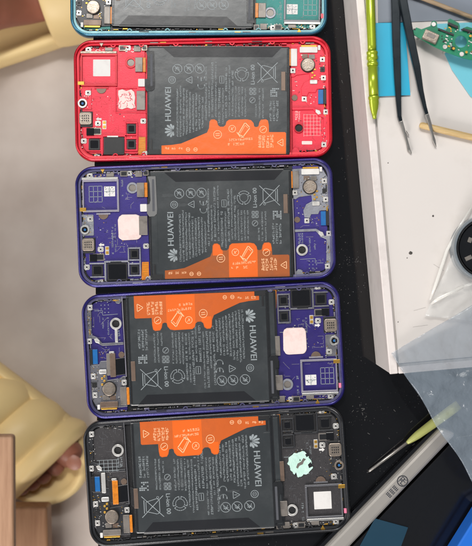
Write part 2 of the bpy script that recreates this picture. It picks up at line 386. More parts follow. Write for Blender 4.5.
    mb = B(); mb.box(77.8, 46.6, 81, 50, 7.4, 8.6); mb.m = 1; mb.prism([(99, 42.6), (103.6, 42.6), (101.3, 46.6)], 9.2, 9.9); mb.m = 2; mb.rbox(133.6, 45, 140.6, 51, 7.4, 9, .8)
    mb.rbox(104.6, 47, 112.4, 50.4, 7.4, 9.0, .5); mb.m = 0; mb.box(77.4, 81, 84, 84.6, 8, 9.5)
    mb.build('ground_contact', [M['gold'], M['gold'] if key != 'red' else M['bronze'], M['greyflex']], root, .25)
    # screen print rows on board
    mb = B()
    mb.glyphs(120.2, 70, 120.2, 50, 2.0, 7.6, .6); mb.glyphs(109.5, 128, 109.5, 100, 1.8, 7.6, .55)
    mb.glyphs(112.5, 126, 112.5, 92, 1.4, 7.6, .4)
    mb.line([(118, 113), (136, 113)], .4, 7.6)
    mb.build('board_printing', M['print'] if key != 'red' else M['pinkred'], root)
    mb = B(); smd_field(mb, rng, 117.5, 113, 124, 121, 6, 7.5); smd_field(mb, rng, 92.6, 126.4, 101, 133.6, 7, 7.5); smd_field(mb, rng, 94, 92, 114, 117, 8, 7.5)
    smd_field(mb, rng, 83, 46, 133, 51, 60, 7.6); smd_field(mb, rng, 77.6, 127, 82, 150, 26, 7.6); smd_field(mb, rng, 86, 153, 146, 157, 44, 7.6); smd_field(mb, rng, 126, 136, 137, 150, 14, 7.6); smd_field(mb, rng, 80.5, 86, 92, 111, 20, 8)
    [q_.build('circuit_components', [M['blk'], M['washer'], M['gold'] if key != 'red' else rail_m], root) for q_ in SMD]; SMD.clear()

    # ---------------- battery
    x0, x1, y0, y1 = opts.get('batt', (147, 290, 46.4, 154.8))
    mb = B()
    ins = [(0, 6.0), (0, 9.0), (.5, 9.8), (1.4, 10.1)]; pts = []
    for i_, z in ins:
        P = rrect(x0+i_, y0+i_, x1-i_, y1-i_, 1.6, 3); n = len(P); pts += [(x, y, z) for x, y in P]
    mb.add(pts, [[kk*n+(i+1) % n, kk*n+i, (kk+1)*n+i, (kk+1)*n+(i+1) % n] for kk in range(3) for i in range(n)], True)
    mb.add([(x, y, 10.1) for x, y in P], [list(range(n))[::-1]])
    bat = mb.build('battery', M['battery'], root)
    # fold band
    mb = B(); mb.flat([(163, y0+1.2), (x1-8.5, y0+1.2), (x1-17.5, y0+10.6), (174, y0+10.6)], 10.16); mb.build('wrap_fold', M['batterydark'], bat)
    mb = B(); mb.box(x0+2, y0-.4, x1-8, y0+.5, 9.0, 10.3); mb.build('wrap_highlight', M['batteryedge'], bat, .3)  # pale strip paints the highlight along the battery's top bevel
    mb = B(); mb.box(x0+3.4, 139.5, x0+5.4, 152, 10.05, 10.6); mb.box(x0+1.5, 149.5, x0+12.5, y1-.8, 10.05, 10.7); mb.m = 1
    mb.box(x0+.8, y0+44, x0+8, 138, 10.1, 10.25)
    mb.build('end_film', [M['blk'], M['battery']], bat, .3)
    if opts.get('film'):
        mb = B(); mb.rbox(x0-8.6, y0+1, x0+.4, y1-.6, 8.0, 9.3, .8); mb.m = 1; mb.box(x0-6.4, y0+3, x0-1.8, y1-3, 9.3, 9.5)
        mb.build('side_film', [M['blkflex'], M['battery']], root, .3)
    mb = B(); mb.box(x1-3.0, y0+2, x1-.6, y1-2, 10.05, 10.35); mb.box(x0+.5, y1-1.5, x1-.6, y1-.3, 10.0, 10.2); mb.box(x0+.5, y0+1, x0+2.0, y1-2, 10.0, 10.3)
    mb.build('edge_tape', M['blkflex'], bat, .25)
    # side seam and brown tape
    mb = B(); mb.box(281.2, 71.5, 285.4, 90.5, 10.1, 10.7); mb.m = 1; mb.prism([(285.4, 72), (288.4, 75), (288.4, 92), (284.5, 90.5)], 9, 10.3); mb.build('pull_tab', [M['brownflex'], M['blk']], bat, .2)
    # printing
    z = 10.24
    mb = BP()
    for x, y in ((177.3, 68.8), (188.9, 68.6), (199.6, 68.4)):
        mb.circ(x, y, 4.9, .5, z); mb.line([(x-3.2, y-3.3), (x+3.2, y+3.3)], .55, z)
        mb.line([(x-2, y+2), (x, y-2.4), (x+2, y+1)], .45, z+.01); mb.line([(x-2.4, y-.4), (x+2, y-1.4)], .4, z+.02)
    mb.circ(172, 79.8, 3.7, .55, z); mb.circ(172, 79.8, 2, .4, z); mb.line([(171, 79.8), (173, 79.8)], .5, z)
    mb.line([(185.6, 79.8), (192, 76.2), (192, 83.4), (185.6, 79.8)], .5, z); mb.line([(188.5, 79.8), (190.8, 79.8)], .5, z)
    for yy in (76.8, 84.4):      # CE mark
        mb.ring(200.6+3.6*0, yy, 2.7, 3.5, z-.02, z, 16, -90+90-180+0, 0) if False else None
    # C and E as arcs, opening to the top of the phone text (read bottom to top)
    def arc(x, y, r, a0, a1, w):
        P = [(x+r*math.cos(R(a0+(a1-a0)*i/10)), y-r*math.sin(R(a0+(a1-a0)*i/10))) for i in range(11)]; mb.line(P, w, z)
    arc(201.4, 85.8, 3.5, 155, 385, .9) if False else None
    for yy in (85.4, 77.6): arc(201.2, yy, 3.3, 180, 360, .85); mb.line([(197.9, yy), (197.9, yy-1)], .85, z+.03); mb.line([(204.5, yy), (204.5, yy-1)], .85, z+.01)
    mb.line([(201.2, 80.6), (201.2, 77.4)], .8, z+.02)
    # brand word
    mb.text('HUAWEI', 170.9, 121.4, 8.6, 90, z, 1.04, .12)
    # logo petals
    lx, ly = 173.4, 130.4
    for i, (ang, ln, off) in enumerate(((13, 9.0, .5), (40, 8.6, .5), (66, 7.4, .5), (90, 5.4, .6))):
        for sgn in (1, -1):
            ca = R(180-sgn*ang); dx, dy = math.cos(ca), math.sin(ca); nx, ny = -dy, dx; b0 = 1.2; wd = 1.12 if i < 3 else .85
            P = [(lx+dx*ln*t+nx*wd*q, ly+dy*ln*t+ny*wd*q) for t, q in ((.12, 0), (.45, .62), (.72, 1), (.9, .8), (1, 0), (.9, -.8), (.72, -1), (.45, -.62))]
            mb.flat(P, z+.004*i+.002*sgn)
    # rows of small print, each a column in the picture
    for i in range(9):
        x = 177.4+i*3.15; mb.glyphs(x, 136.8-max(0, (i-1))*1.25, x, (88.5, 86, 88, 88, 91, 93, 93, 92, 96)[i], 1.75, z, .97)
    for x, a_, b_, q_, dn in ((206.0, 122, 64, 1.9, .92), (209.2, 117, 80, 1.6, .95), (212.4, 117, 62, 2.0, .92), (215.8, 117, 62, 1.5, .9), (219.4, 123, 88, 2.1, .92), (223.0, 124, 88, 1.6, .95), (226.2, 118, 64, 2.0, .9), (229.4, 116, 64, 1.5, .95),
                          (232.6, 116, 70, 1.8, .92), (235.8, 117, 86, 1.5, .95), (239.0, 117, 86, 1.7, .93), (242.2, 117, 87, 1.6, .95), (245.4, 117, 87, 1.6, .9), (256, 117, 104, 1.5, .95), (259.6, 118, 88, 1.5, .9), (263.0, 118, 88, 1.5, .93)):
        mb.glyphs(x, a_, x, b_, q_, z, dn)
    mb.line([(219.6, 76), (219.6, 83), (224, 83), (224, 76), (219.6, 76)], .4, z+.02); mb.line([(221.8, 77), (221.8, 82)], .5, z+.03)
    # recycle arrows
    for kx in range(3):
        a0 = R(90+120*kx); qx, qy = 241.8+4.3*math.cos(a0), 74.2-4.3*math.sin(a0)
        P = []
        for t in range(7):
            t_ = a0+R(-52+t*17); P.append((241.8+6.8*math.cos(t_)*(1 if t != 3 else .96), 74.2-6.8*math.sin(t_)))
        mb.line(P, .55, z); P2 = [(241.8+(x-241.8)*.62, 74.2+(y-74.2)*.62) for x, y in P]; mb.line(P2, .5, z); mb.line([P[0], P2[0]], .5, z+.01); mb.line([P[-1], P2[-1]], .5, z+.01)
    mb.text('Li-ion 00', 254.6, 84.6, 5.6, 90, z, 1.0, .07)
    # crossed out bin
    mb.line([(257.5, 62.5), (277.5, 82.5)], .6, z); mb.line([(277.5, 62.5), (257.5, 82.5)], .6, z+.02)
    mb.line([(261, 66.6), (261, 78.6), (263.4, 80), (273.6, 77), (273.6, 68), (263.4, 65.2), (261, 66.6)], .55, z+.04); mb.line([(275.4, 66.4), (275.4, 78.6)], .7, z+.05); mb.circ(262.4, 81, 1.2, .4, z+.03)
    # two by two character block
    for i in range(2):
        for j in range(2):
            xx, yy = 249.6+i*3.5, 88+j*3.7; mb.line([(xx, yy), (xx+2.7, yy), (xx+2.7, yy+2.8), (xx, yy+2.8), (xx, yy)], .5, z); mb.line([(xx+1.3, yy), (xx+1.3, yy+2.8)], .4, z+.01)
    mb.circ(252.4, 100, 3, .45, z); mb.line([(250.8, 101.5), (253.8, 98.4)], .5, z)
    # serial block
    for i in range(5):
        for j in range(5):
            if rng.random() < .72: mb.flat([(270.4+i*1.8, 88+j*1.8), (271.8+i*1.8, 88+j*1.8), (271.8+i*1.8, 89.3+j*1.8), (270.4+i*1.8, 89.3+j*1.8)], z)
    mb.glyphs(270.6, 121, 270.6, 99, 2.2, z, .95); mb.glyphs(274, 121, 274, 99, 2.2, z, .95); mb.glyphs(277.4, 121, 277.4, 100, 2.2, z, .9)
    mb.build('battery_printing', M['print'], bat)
    # orange label
    P = orange_poly(); yb = y1-.9
    P = [(x, min(y, yb)) for x, y in P[:-1]]+[(286, yb)]
    P[0] = (161.5, yb)
    mb = BO(); mb.flat(P, 10.30)
    ol = mb.build('orange_label', M[opts.get('base', 'orange')], bat)
    if opts.get('base'):
        mb = BO()
        mb.flat([(225.6, yb-.3), (225.6, 126), (226.5, 121.8), (229, 120), (247, 119.6), (251, 120.4), (253.4, 123.4), (254.2, 127.5), (254.2, yb-.3)], 10.34)
        mb.flat([(209.6, 131.5), (210, 121.8), (211.3, 120), (214.2, 119.8), (216.6, 121.4), (217.6, 125.2), (219.6, 127.2), (219.6, 131.5)], 10.34)
        mb.flat([(259, 128), (259.8, 122.2), (261.4, 120), (265.6, 119.7), (267.6, 121), (268.3, 125), (268.3, 128)], 10.34)
        mb.build('bright_tab', M['orange'], bat)
    z = 10.38; mb = BO()
    for i, x in enumerate((167, 173.5, 180.5, 188, 195.5)):
        if i in (3, 4): mb.circ(x, 149.4, 2, .5, z); mb.line([(x-1, 149.4), (x+1, 149.4)], .6, z)
        else: mb.glyphs(x-2, 148.2, x+2.6, 148.2, 2.4, z, 1)
    mb.circ(217.6, 134.4, 4.2, .5, z); mb.line([(215.6, 133.6), (219.6, 133.2)], .6, z); mb.line([(215.8, 135.6), (219.4, 135.2)], .6, z)
    mb.circ(232.2, 128.6, 3.6, .5, z); mb.line([(230.8, 129.8), (233.6, 127.2)], .5, z+.01); mb.line([(231, 127.4), (232.6, 130)], .5, z)
    mb.line([(238.2, 134), (245, 122.4), (250, 127.6), (243.2, 136.4), (238.2, 134)], .8, z); mb.line([(240.2, 133.4), (245.2, 125), (247.8, 127.8)], .45, z+.01); mb.line([(237, 132.4), (240.6, 137.2), (243.6, 137)], .8, z+.02)
    mb.glyphs(229, 140, 252.6, 138.6, 2.3, z, 1); mb.glyphs(228, 144.4, 245, 143.6, 2.5, z, .8)
    mb.circ(263.2, 129.4, 3.6, .5, z); mb.line([(261.6, 130.4), (265, 128.2)], .6, z)
    for i in range(4): mb.glyphs(259.6+i*4.1, 147.6, 259.6+i*4.1, 134.6, 3.0, z, 1, .8)
    mb.line([(277, 142.4), (283, 138.6), (283, 146.2), (277, 142.4)], .6, z); mb.line([(280, 142.4), (281.6, 142.4)], .6, z+.01)
    mb.build('label_printing', M['oprint'], ol if False else bat)

    # ---------------- sub board side
    mb = L_(); mb.prism(rrect(89, -PH+7.4, PW-7.2, PH-7.4, 11, 10, (1, 1, 0, 0)), 5.9, 7.2); mb.build('sub_board_cover', plate_m, root, .3)
    mb = B()   # bracket: L shaped plastic over the top and down the outer side
    mb.prism([(290.5, 46.5), (312, 45), (322, 48), (326.5, 56), (328.6, 86), (325.4, 88.6), (317.5, 88.6), (316, 92), (309, 92), (307.5, 95.6), (302, 95), (301, 88), (304, 82), (310, 79), (309.4, 73), (297, 74.6), (294, 76.6), (291.2, 76.4)], 7.1, 8.2)
    mb.prism([(292, 107), (313.5, 106.6), (317, 108.6), (322, 114), (328.4, 113), (329.4, 120), (330, 146), (325, 151.5), (321.8, 149), (323, 142), (323.6, 117.6), (318, 115), (313.4, 109.2), (292.2, 109.6)], 7.1, 8.6)
    mb.prism([(292, 149.8), (294.6, 146.8), (298, 147.4), (300.4, 151.8), (322, 150.4), (322, 152.4), (300, 154.6), (292.4, 154.2)], 7.1, 8.4)
    mb.build('plastic_bracket', brack_m, root, .5)
    mb = B(); mb.line([(290.6, 76), (291.8, 154)], .9, 7.2, 9.4); mb.build('side_wall', rail_m, root, .15)
    mb = B(); mb.m = 1; mb.rbox(288.2, 48.6, 290.9, 65.4, 8.2, 9.8, .4); mb.m = 0; mb.rbox(291, 48.4, 297.2, 65.6, 8.2, 9.9, .5)
    mb.build('sub_connector', [M['white'] if key == 'red' else M['greyflex'], M['amber']], root, .3)
    mb = B(); mb.m = 1; mb.box(301, 44.6, 317, 46.6, 8.2, 9.4); mb.m = 0; mb.rbox(299.8, 46.6, 317.6, 52.2, 8.2, 10.2, .8); mb.m = 2; mb.rbox(317.9, 44.8, 320.6, 49.6, 8.2, 9.6, .5)
    mb.build('board_connector', [M['white'] if key in ('red', 'violet') else M['brownflex'] if key != 'black' else M['greyflex'], M['gold'], M['white']], root, .3)
    mb = B(); mb.dome(308, 64.6, 6.6, 8.1, 11.4); mb.m = 1; mb.ring(308, 64.6, 6.6, 7.4, 8.1, 8.7)
    for dx, dy in ((-2, -3), (2, 3), (3, -2), (-3, 2.6)): mb.m = 2; mb.cyl(308+dx, 64.6+dy, .4, 11.3, 11.5, 8)
    mb.build('vibration_motor', [M['bronze'], M['blk'], M['silver']], root)
    mb = B(); mb.rbox(308.8, 54, 315, 58.6, 8.1, 8.9, .5); mb.m = 1; mb.box(302, 53.4, 308, 58, 8.1, 8.5)
    mb.build('motor_contact', [M['greyflex'], M['brownflex']], root, .2)
    mb = B()
    for x, y in ((312.6, 72.4), (314.8, 75), (312.4, 77), (315, 69)): mb.rbox(x-1.1, y-.9, x+1.1, y+.9, 8.1, 9, .4)
    mb.build('spring_contact', [M['gold']], root, .2)
    mb = B(); mb.rbox(310, 79.4, 317.6, 83.6, 8.1, 9.5, 1); mb.build('microphone_boot', M['washer'], root, .5)
    mb = B(); mb.rbox(318.4, 89.2, 323.4, 103.4, 7.2, 8.9, .3); mb.m = 1; mb.rbox(323.4, 89, 326.6, 103.6, 7.2, 9.4, .3)
    if key == 'black': mb.m = 2; mb.rbox(312.6, 87.6, 316.6, 107, 7.2, 9.8, .5)
    mb.build('charging_port', [M['bluec'], M['blk'], M['washer']], root, .2)
    mb = B(); mb.cyl(294.8, 97.2, 3, 7.1, 7.9); mb.build('round_contact', M['brownflex'], root, .2)
    if opts.get('subflex'):      # wide flex that bridges to the battery
        mb = B(); mb.prism([(291, 78), (304.6, 76.6), (305, 93), (291.4, 94.6)], 7.2, 8.3); mb.m = 1; mb.rbox(300.8, 76, 306.4, 99, 8.2, 9.2, .4)
        mb.m = 2; mb.rbox(306.4, 77.6, 309.8, 99, 8.2, 8.7, .3)
        mb.build('charging_flex', [M['blkgloss'], M['amber'] if key == 'black' else M['brownflex'], M['blk'] if key == 'black' else M['greyflex']], root, .3)
    mb = B(); mb.m = 1; mb.ring(299, 127.6, 3.8, 5.8 if key != 'red' else 4.8, 7.1, 9.2); mb.m = 0; mb.cyl(299, 127.6, 3.8, 7.0, 7.5)
    if key == 'indigo': mb.m = 1; mb.box(297.6, 109.6, 300.4, 122.4, 7.1, 8.6)
    mb.build('speaker_hole', [M['darkhole'], M['washer'] if key != 'red' else rail_m], root, .3)
    mb = B()
    pr = M['print'] if key != 'red' else M['padw']
    mb.glyphs(296.6, 121.6, 296.6, 111, 2.4, 7.26, .9); mb.glyphs(299.4, 121, 299.4, 111, 1.6, 7.26, .9)
    if key in ('red',):
        for i in range(6): mb.line([(304+i*3.3, 113.5+i*.2), (304+i*3.3, 136-i*.4)], .22, 7.26)
        for i in range(7): mb.line([(304, 114+i*3.5), (321, 114+i*3.5)], .2, 7.27)
        mb.rbox(302, 140.6, 312.4, 144, 7.2, 7.6, .6)
    elif key == 'black':
        for i in range(5): mb.line([(301+i*4.2, 107.8), (301+i*4.2, 118.6)], .4, 8.7)
        for i in range(4): mb.line([(299, 108.6+i*3.4), (320, 108.6+i*3.4)], .4, 8.71)
    else:
        for i in range(3):
            for j in range(3): mb.circ(306+i*3.6, 139+j*3.6, .5, .4, 7.28, 8)
        mb.glyphs(307, 134, 307, 115, 1.5, 7.26, .7); mb.glyphs(312, 134, 312, 118, 1.4, 7.26, .6)
        mb.line([(297, 137), (312, 136.4), (312, 141), (320, 141)], .35, 7.28)
    mb.build('sub_board_printing', pr, root)
    mb = B(); smd_field(mb, rng, 292, 78, 301, 94, 9, 7.3); smd_field(mb, rng, 306, 94, 316, 105, 10, 7.3); smd_field(mb, rng, 318, 53, 327, 87, 40, 8.2); smd_field(mb, rng, 298, 54, 317, 60, 14, 8.2); smd_field(mb, rng, 291, 66, 302, 74, 7, 8.2)
    smd_field(mb, rng, 321, 117, 328, 147, 26, 8.6); smd_field(mb, rng, 293, 148, 321, 152, 14, 7.6)
    [q_.build('circuit_components', [M['blk'], M['washer'], M['gold'] if key != 'red' else rail_m], root) for q_ in SMD]; SMD.clear()
    # edge hardware in the gap between covers and ledge
    cm = [M['blk'], M['greyflex'], M['blkflex'], M['gold'], brack_m, rail_m]
    def clutter(a0, a1, fixed, horiz, n):
        mb = MB(lf); t = a0
        while t < a1:
            ln_ = rng.choice((.8, 1.2, 2.2, 3.5, 5)); wd_ = rng.uniform(.5, 1.5); mb.m = rng.choice((0, 0, 1, 2, 3, 4, 4, 5)); o_ = rng.uniform(-.5, .5); h_ = rng.uniform(7.4, 9.4)
            if horiz: mb.box(t, fixed+o_-wd_/2, t+ln_, fixed+o_+wd_/2, 5.9, h_)
            else: mb.box(fixed+o_-wd_/2, t, fixed+o_+wd_/2, t+ln_, 5.9, h_)
            t += ln_+rng.uniform(.1, 1.4)
        mb.build('edge_hardware', cm, root, .12)
    clutter(-112, -60, -PH+7.2, True, 0); clutter(-112, -60, PH-7.2, True, 0); clutter(90, 112, -PH+7.0, True, 0); clutter(90, 112, PH-7.0, True, 0)
    clutter(-42, 40, -PW+6.9, False, 0); clutter(-42, 40, PW-6.9, False, 0); clutter(-50, 84, -PH+7.4, True, 0)
    for bx0, bx1, by0, by1, zz, cnt in ((84, 114, 58, 82, 7.56, 4), (94, 134, 110, 133, 7.56, 10), (118, 134, 56, 86, 7.56, 5), (93, 112, 90, 112, 7.56, 6), (300, 322, 112, 148, 7.26, 9), (292, 316, 92, 105, 7.26, 6)):
        mb = MB(pf)
        for _ in range(cnt):
            x, y = rng.uniform(bx0, bx1), rng.uniform(by0, by1); P_ = [(x, y)]
            for _k in range(rng.choice((1, 2, 3))):
                a_ = rng.choice((0, 90, 180, 270, 45, 135)); l_ = rng.uniform(1.5, 6)
                x, y = min(bx1, max(bx0, x+l_*math.cos(R(a_)))), min(by1, max(by0, y+l_*math.sin(R(a_)))); P_.append((x, y))
            mb.line(P_, .28, zz+rng.uniform(0, .02))
        mb.build('board_traces', opts.get('trace', rail_m), root)
    for _ in range(rng.choice((2, 3, 4))):
        x, y = rng.uniform(x0+12, x1-20), rng.uniform(y0+14, y0+70); a_, b_ = rng.uniform(2, 9), rng.uniform(1.5, 5)
        mb = MB(pf); mb.flat([(x+a_*math.cos(R(t_))*rng.uniform(.6, 1.2), y+b_*math.sin(R(t_))*rng.uniform(.6, 1.2)) for t_ in range(0, 360, 24)], 10.44+_*.03)
        mb.build('film_residue', M['residue'], bat)
    # screws
    for x, y, z in ((88, 49, 7.5), (127.6, 47.2, 7.5), (87.8, 92.4, 8), (97.6, 123, 7.5), (83.4, 140.6, 7.5), (143, 120.6, 7.5), (144, 153, 7.5), (96.6, 156, 7.5),
                    (293, 70.2, 8.2), (322.6, 59, 8.2), (323.6, 77.4, 8.2), (304.4, 98.4, 7.3), (326, 111.6, 8.4), (324, 144.4, 8.6)):
        mb = B(); sq = (x > 300 and y > 70) or x > 200
        if sq: mb.rbox(x-2.5, y-2.5, x+2.5, y+2.5, z-.3, z+.9, .7)
        else: mb.rbox(x-2.9, y-2.6, x+2.9, y+2.6, z-.3, z+.7, 1.4); 
        mb.ring(x, y, .9, 2, z+.7, z+1.3, 16); mb.m = 1; mb.cyl(x, y, .95, z, z+1.0, 10)
        mb.build('screw', [M['washer'], M['darkhole']], root, .15)
    mb = B(); mb.rbox(320.4, 66.4, 325, 71.4, 8.1, 9, .5); mb.m = 1; mb.cyl(322.7, 69, 1.1, 9, 9.2, 10); mb.build('microphone', [M['blk'], M['darkhole']], root, .2)
    mb = B(); mb.prism([(315.8, 108.8), (320, 110.2), (321.4, 113.6), (318.4, 114.4), (315.6, 111.8)], 8.4, 9.3); mb.build('solder_tab', M['washer'], root, .4)
    if key in ('indigo', 'black', 'green'):
        mb = B(); mb.rbox(77.2, 57, 79.6, 61.6, 8, 9.6, .3); mb.build('indicator_contact', M['pink'] if key != 'green' else M['pinkred'], root)
    return root

def colset(rim, plate, ledge, brack, rail, met=.55, rr=.26):
    return (rim, plate, ledge, brack, rail)
rim_red = mat('red_anodised_frame', (196, 16, 40), .27, .55, .08, coat=.4, grime=.35, gcol=(110, 12, 26), gscale=160)
red_plate = mat('red_cover', (216, 44, 66), .42, .15, .1, 500, .12, 1500, grime=.35, gcol=(150, 24, 40))
red_ledge = mat('red_ledge', (206, 22, 46), .4, .2, .1)
red_rail = mat('red_rail', (180, 44, 54), .4, .35, .15)
rim_pur = mat('violet_anodised_frame', (40, 34, 108), .27, .55, .08, coat=.4, grime=.35, gcol=(26, 22, 60), gscale=160)
pur_plate = mat('violet_cover', (45, 33, 114), .42, .1, .1, 500, .12, 1500, grime=.35, gcol=(24, 18, 70))
pur_ledge = mat('grey_violet_ledge', (88, 86, 118), .4, .35, .3, 60, grime=.8, gcol=(44, 38, 90))
pur_brack = mat('grey_bracket', (138, 140, 148), .4, .35, .15, 500, .2, grime=.6, gcol=(70, 70, 80))
pur_rail = mat('grey_rail', (150, 146, 158), .36, .5, .15)
ind_plate = mat('indigo_cover', (38, 27, 100), .42, .1, .1, 500, .12, 1500, grime=.35, gcol=(24, 18, 70))
ind_brack = mat('dull_grey_bracket', (108, 108, 114), .4, .35, .2, 500, .2, grime=.6, gcol=(54, 54, 60))
rim_blk = mat('black_anodised_frame', (40, 41, 44), .26, .5, .08, coat=.4)
blk_plate = mat('black_cover', (46, 44, 46), .5, 0, .2, 600, .3, 1500, dust=.2)
blk_ledge = mat('black_ledge', (52, 53, 56), .38, .3, .2)
blk_rail = mat('steel_grey_rail', (110, 110, 114), .36, .5, .15)
rim_grn = mat('teal_anodised_frame', (34, 98, 122), .27, .55, .08, coat=.4)
grn_plate = mat('green_cover', (12, 118, 112), .42, .1, .1, 500, .12, 1500, grime=.35, gcol=(8, 60, 60))
grn_ledge = mat('teal_grey_ledge', (98, 140, 146), .4, .3, .2)

make_phone('green', (rim_grn, grn_plate, grn_ledge, blk_ledge, blk_rail), 'green phone without its back, cut off at the top above the red phone',
           dict(pad='pad', padpos=(127, 100), grid=(84, 60), patch=(103, 61), subflex=True, darkflex=True))
make_phone('red', (rim_red, red_plate, red_ledge, red_plate, red_rail), 'red phone without its back, grey battery and white paper sticker on red board',
           dict(pad='smear', sticker=(101.3, 67.2), darkwell=False))
make_phone('violet', (rim_pur, pur_plate, pur_ledge, pur_brack, pur_rail), 'violet phone without its back directly below the red one, board at its left end',
           dict(pad='pad', padpos=(127, 101.5), grid=(87, 59.5), patch=(102, 60), base='orangeb'))
make_phone('indigo', (rim_pur, ind_plate, pur_ledge, ind_brack, pur_rail), 'violet phone without its back directly above the black one, board at its right end',
           dict(pad='pad', padpos=(121.5, 104), grid=(84, 61), patch=(101.5, 60.5), subflex=True, base='orangeb2', darkflex=True, pmap=(1.5, .035), oshift=6, flexshift=6, batt=(147.5, 288.2, 46.8, 154.8), film=True))
make_phone('black', (rim_blk, blk_plate, blk_ledge, blk_ledge, blk_rail), 'black phone without its back, mint thermal paste and orange battery label, at the bottom',
           dict(pad='mint', padpos=(120.5, 106), sticker=(100, 70), subflex=True, base='orangeb2', darkflex=True, pmap=(0, .055), oshift=10, flexshift=6, batt=(147, 285.5, 46.8, 154.8), film=True))

# ------------------------------------------------------------------ table, floor
def world_fn(zfix):
    def f(x, y, z): return W(x, y, z)
    return f
class WB(MB):
    """prisms laid out in picture pixels at a real height (metres)"""
    def __init__(s): super().__init__(lambda x, y, z: W(x, y, z))

def pxy(x, y): return ((x-CX)*S, (CY-y)*S)
def wprism(P, z0, z1, name, mats, parent=None, bevel=0, zref=None):
    """true prism: outline taken where its top (zref) is seen"""
    zr = z1 if zref is None else zref
    Q = [W(x, y, zr) for x, y in P]
    mb = MB(lambda x, y, z: Vector((x, y, z)))
    mb.prism([(q.x, q.y) for q in Q][::-1], z0, z1)
    a = sum(Q[i].x*Q[(i+1) % len(Q)].y-Q[(i+1) % len(Q)].x*Q[i].y for i in range(len(Q)))
    o = mb.build(name, mats, parent)
    bm = bmesh.new(); bm.from_mesh(o.data); bmesh.ops.recalc_face_normals(bm, faces=bm.faces); bm.to_mesh(o.data); bm.free()
    if bevel:
        b = o.modifiers.new('bev', 'BEVEL'); b.width = bevel; b.segments = 3; b.limit_method = 'ANGLE'; b.angle_limit = R(35)
    return o

def table_mat():
    m = mat('black_glass_table', (17, 17, 19), .13, 0, .2, 40, spec=.5, rvar=.05)
    nt = m.node_tree; N = nt.nodes; L = nt.links; b = N['Principled BSDF']
    tc = N.new('ShaderNodeTexCoord')
    v = N.new('ShaderNodeTexNoise'); v.inputs['Scale'].default_value = 1300; v.inputs['Detail'].default_value = 1
    v2 = N.new('ShaderNodeTexNoise'); v2.inputs['Scale'].default_value = 22
    L.new(tc.outputs['Object'], v.inputs['Vector']); L.new(tc.outputs['Object'], v2.inputs['Vector'])
    r1 = N.new('ShaderNodeMapRange'); r1.inputs[1].default_value = .72; r1.inputs[2].default_value = .8
    r2 = N.new('ShaderNodeMapRange'); r2.inputs[1].default_value = .48; r2.inputs[2].default_value = .7
    L.new(v.outputs['Fac'], r1.inputs[0]); L.new(v2.outputs['Fac'], r2.inputs[0])
    mu = N.new('ShaderNodeMath'); mu.operation = 'MULTIPLY'; L.new(r1.outputs[0], mu.inputs[0]); L.new(r2.outputs[0], mu.inputs[1])
    base = b.inputs['Base Color'].links[0].from_socket
    mx = N.new('ShaderNodeMix'); mx.data_type = 'RGBA'; mx.inputs[7].default_value = (.3, .3, .3, 1)
    L.new(mu.outputs[0], mx.inputs[0]); L.new(base, mx.inputs[6]); L.new(mx.outputs[2], b.inputs['Base Color'])
    # fine hair scratches
    mp = N.new('ShaderNodeMapping'); mp.inputs['Scale'].default_value = (30, 900, 1); mp.inputs['Rotation'].default_value = (0, 0, .6)
    n4 = N.new('ShaderNodeTexNoise'); n4.inputs['Scale'].default_value = 1
    L.new(tc.outputs['Object'], mp.inputs[0]); L.new(mp.outputs[0], n4.inputs['Vector'])
    r4 = N.new('ShaderNodeMapRange'); r4.inputs[1].default_value = .6; r4.inputs[2].default_value = .8; r4.inputs[3].default_value = .05; r4.inputs[4].default_value = .14
    L.new(n4.outputs['Fac'], r4.inputs[0]); L.new(r4.outputs[0], b.inputs['Roughness'])
    return m
tb = thing('table', Vector((.3, 0, -.45)), 0, 'glossy black table top carrying the phones and the white box', 'table')
P = [pxy(84, -900), pxy(104, 1200), pxy(1900, 1200), pxy(1900, -900)]
def absprism(P, z0, z1, name, m, parent=None, bevel=0):
    mb = MB(lambda x, y, z: Vector((x, y, z)))
    mb.prism(P, z0, z1); o = mb.build(name, m)
    bm = bmesh.new(); bm.from_mesh(o.data); bmesh.ops.recalc_face_normals(bm, faces=bm.faces); bm.to_mesh(o.data); bm.free()
    if bevel:
        b = o.modifiers.new('bev', 'BEVEL'); b.width = bevel; b.segments = 3; b.limit_method = 'ANGLE'; b.angle_limit = R(35)
    if parent: o.parent = parent; o.matrix_parent_inverse = Matrix.Translation(parent.location).inverted()
    return o
absprism(P, -.022, 0, 'tabletop', table_mat(), tb, .0015)
for x, y in ((.02, .62), (.02, -.46), (.9, .62), (.9, -.46)):
    absprism([(x, y), (x+.05, y), (x+.05, y+.05), (x, y+.05)], -.45, -.022, 'leg', M['blk'], tb, .002)

def floor_mat():
    m = bpy.data.materials.new('floor_tile'); m.use_nodes = True
    nt = m.node_tree; N = nt.nodes; L = nt.links; b = N['Principled BSDF']
    tc = N.new('ShaderNodeTexCoord')
    n1 = N.new('ShaderNodeTexNoise'); n1.inputs['Scale'].default_value = 9; n1.inputs['Detail'].default_value = 6
    L.new(tc.outputs['Object'], n1.inputs['Vector'])
    rp = N.new('ShaderNodeValToRGB'); rp.color_ramp.elements[0].position = .35; rp.color_ramp.elements[1].position = .68
    rp.color_ramp.elements[0].color = (*lin((172, 158, 148)), 1); rp.color_ramp.elements[1].color = (*lin((204, 193, 184)), 1)
    L.new(n1.outputs['Fac'], rp.inputs[0]); L.new(rp.outputs[0], b.inputs['Base Color'])
    n2 = N.new('ShaderNodeTexNoise'); n2.inputs['Scale'].default_value = 260; n2.inputs['Detail'].default_value = 3
    L.new(tc.outputs['Object'], n2.inputs['Vector'])
    bp = N.new('ShaderNodeBump'); bp.inputs['Strength'].default_value = .05; bp.inputs['Distance'].default_value = .001
    L.new(n2.outputs['Fac'], bp.inputs['Height']); L.new(bp.outputs[0], b.inputs['Normal'])
    b.inputs['Roughness'].default_value = .38
    return m
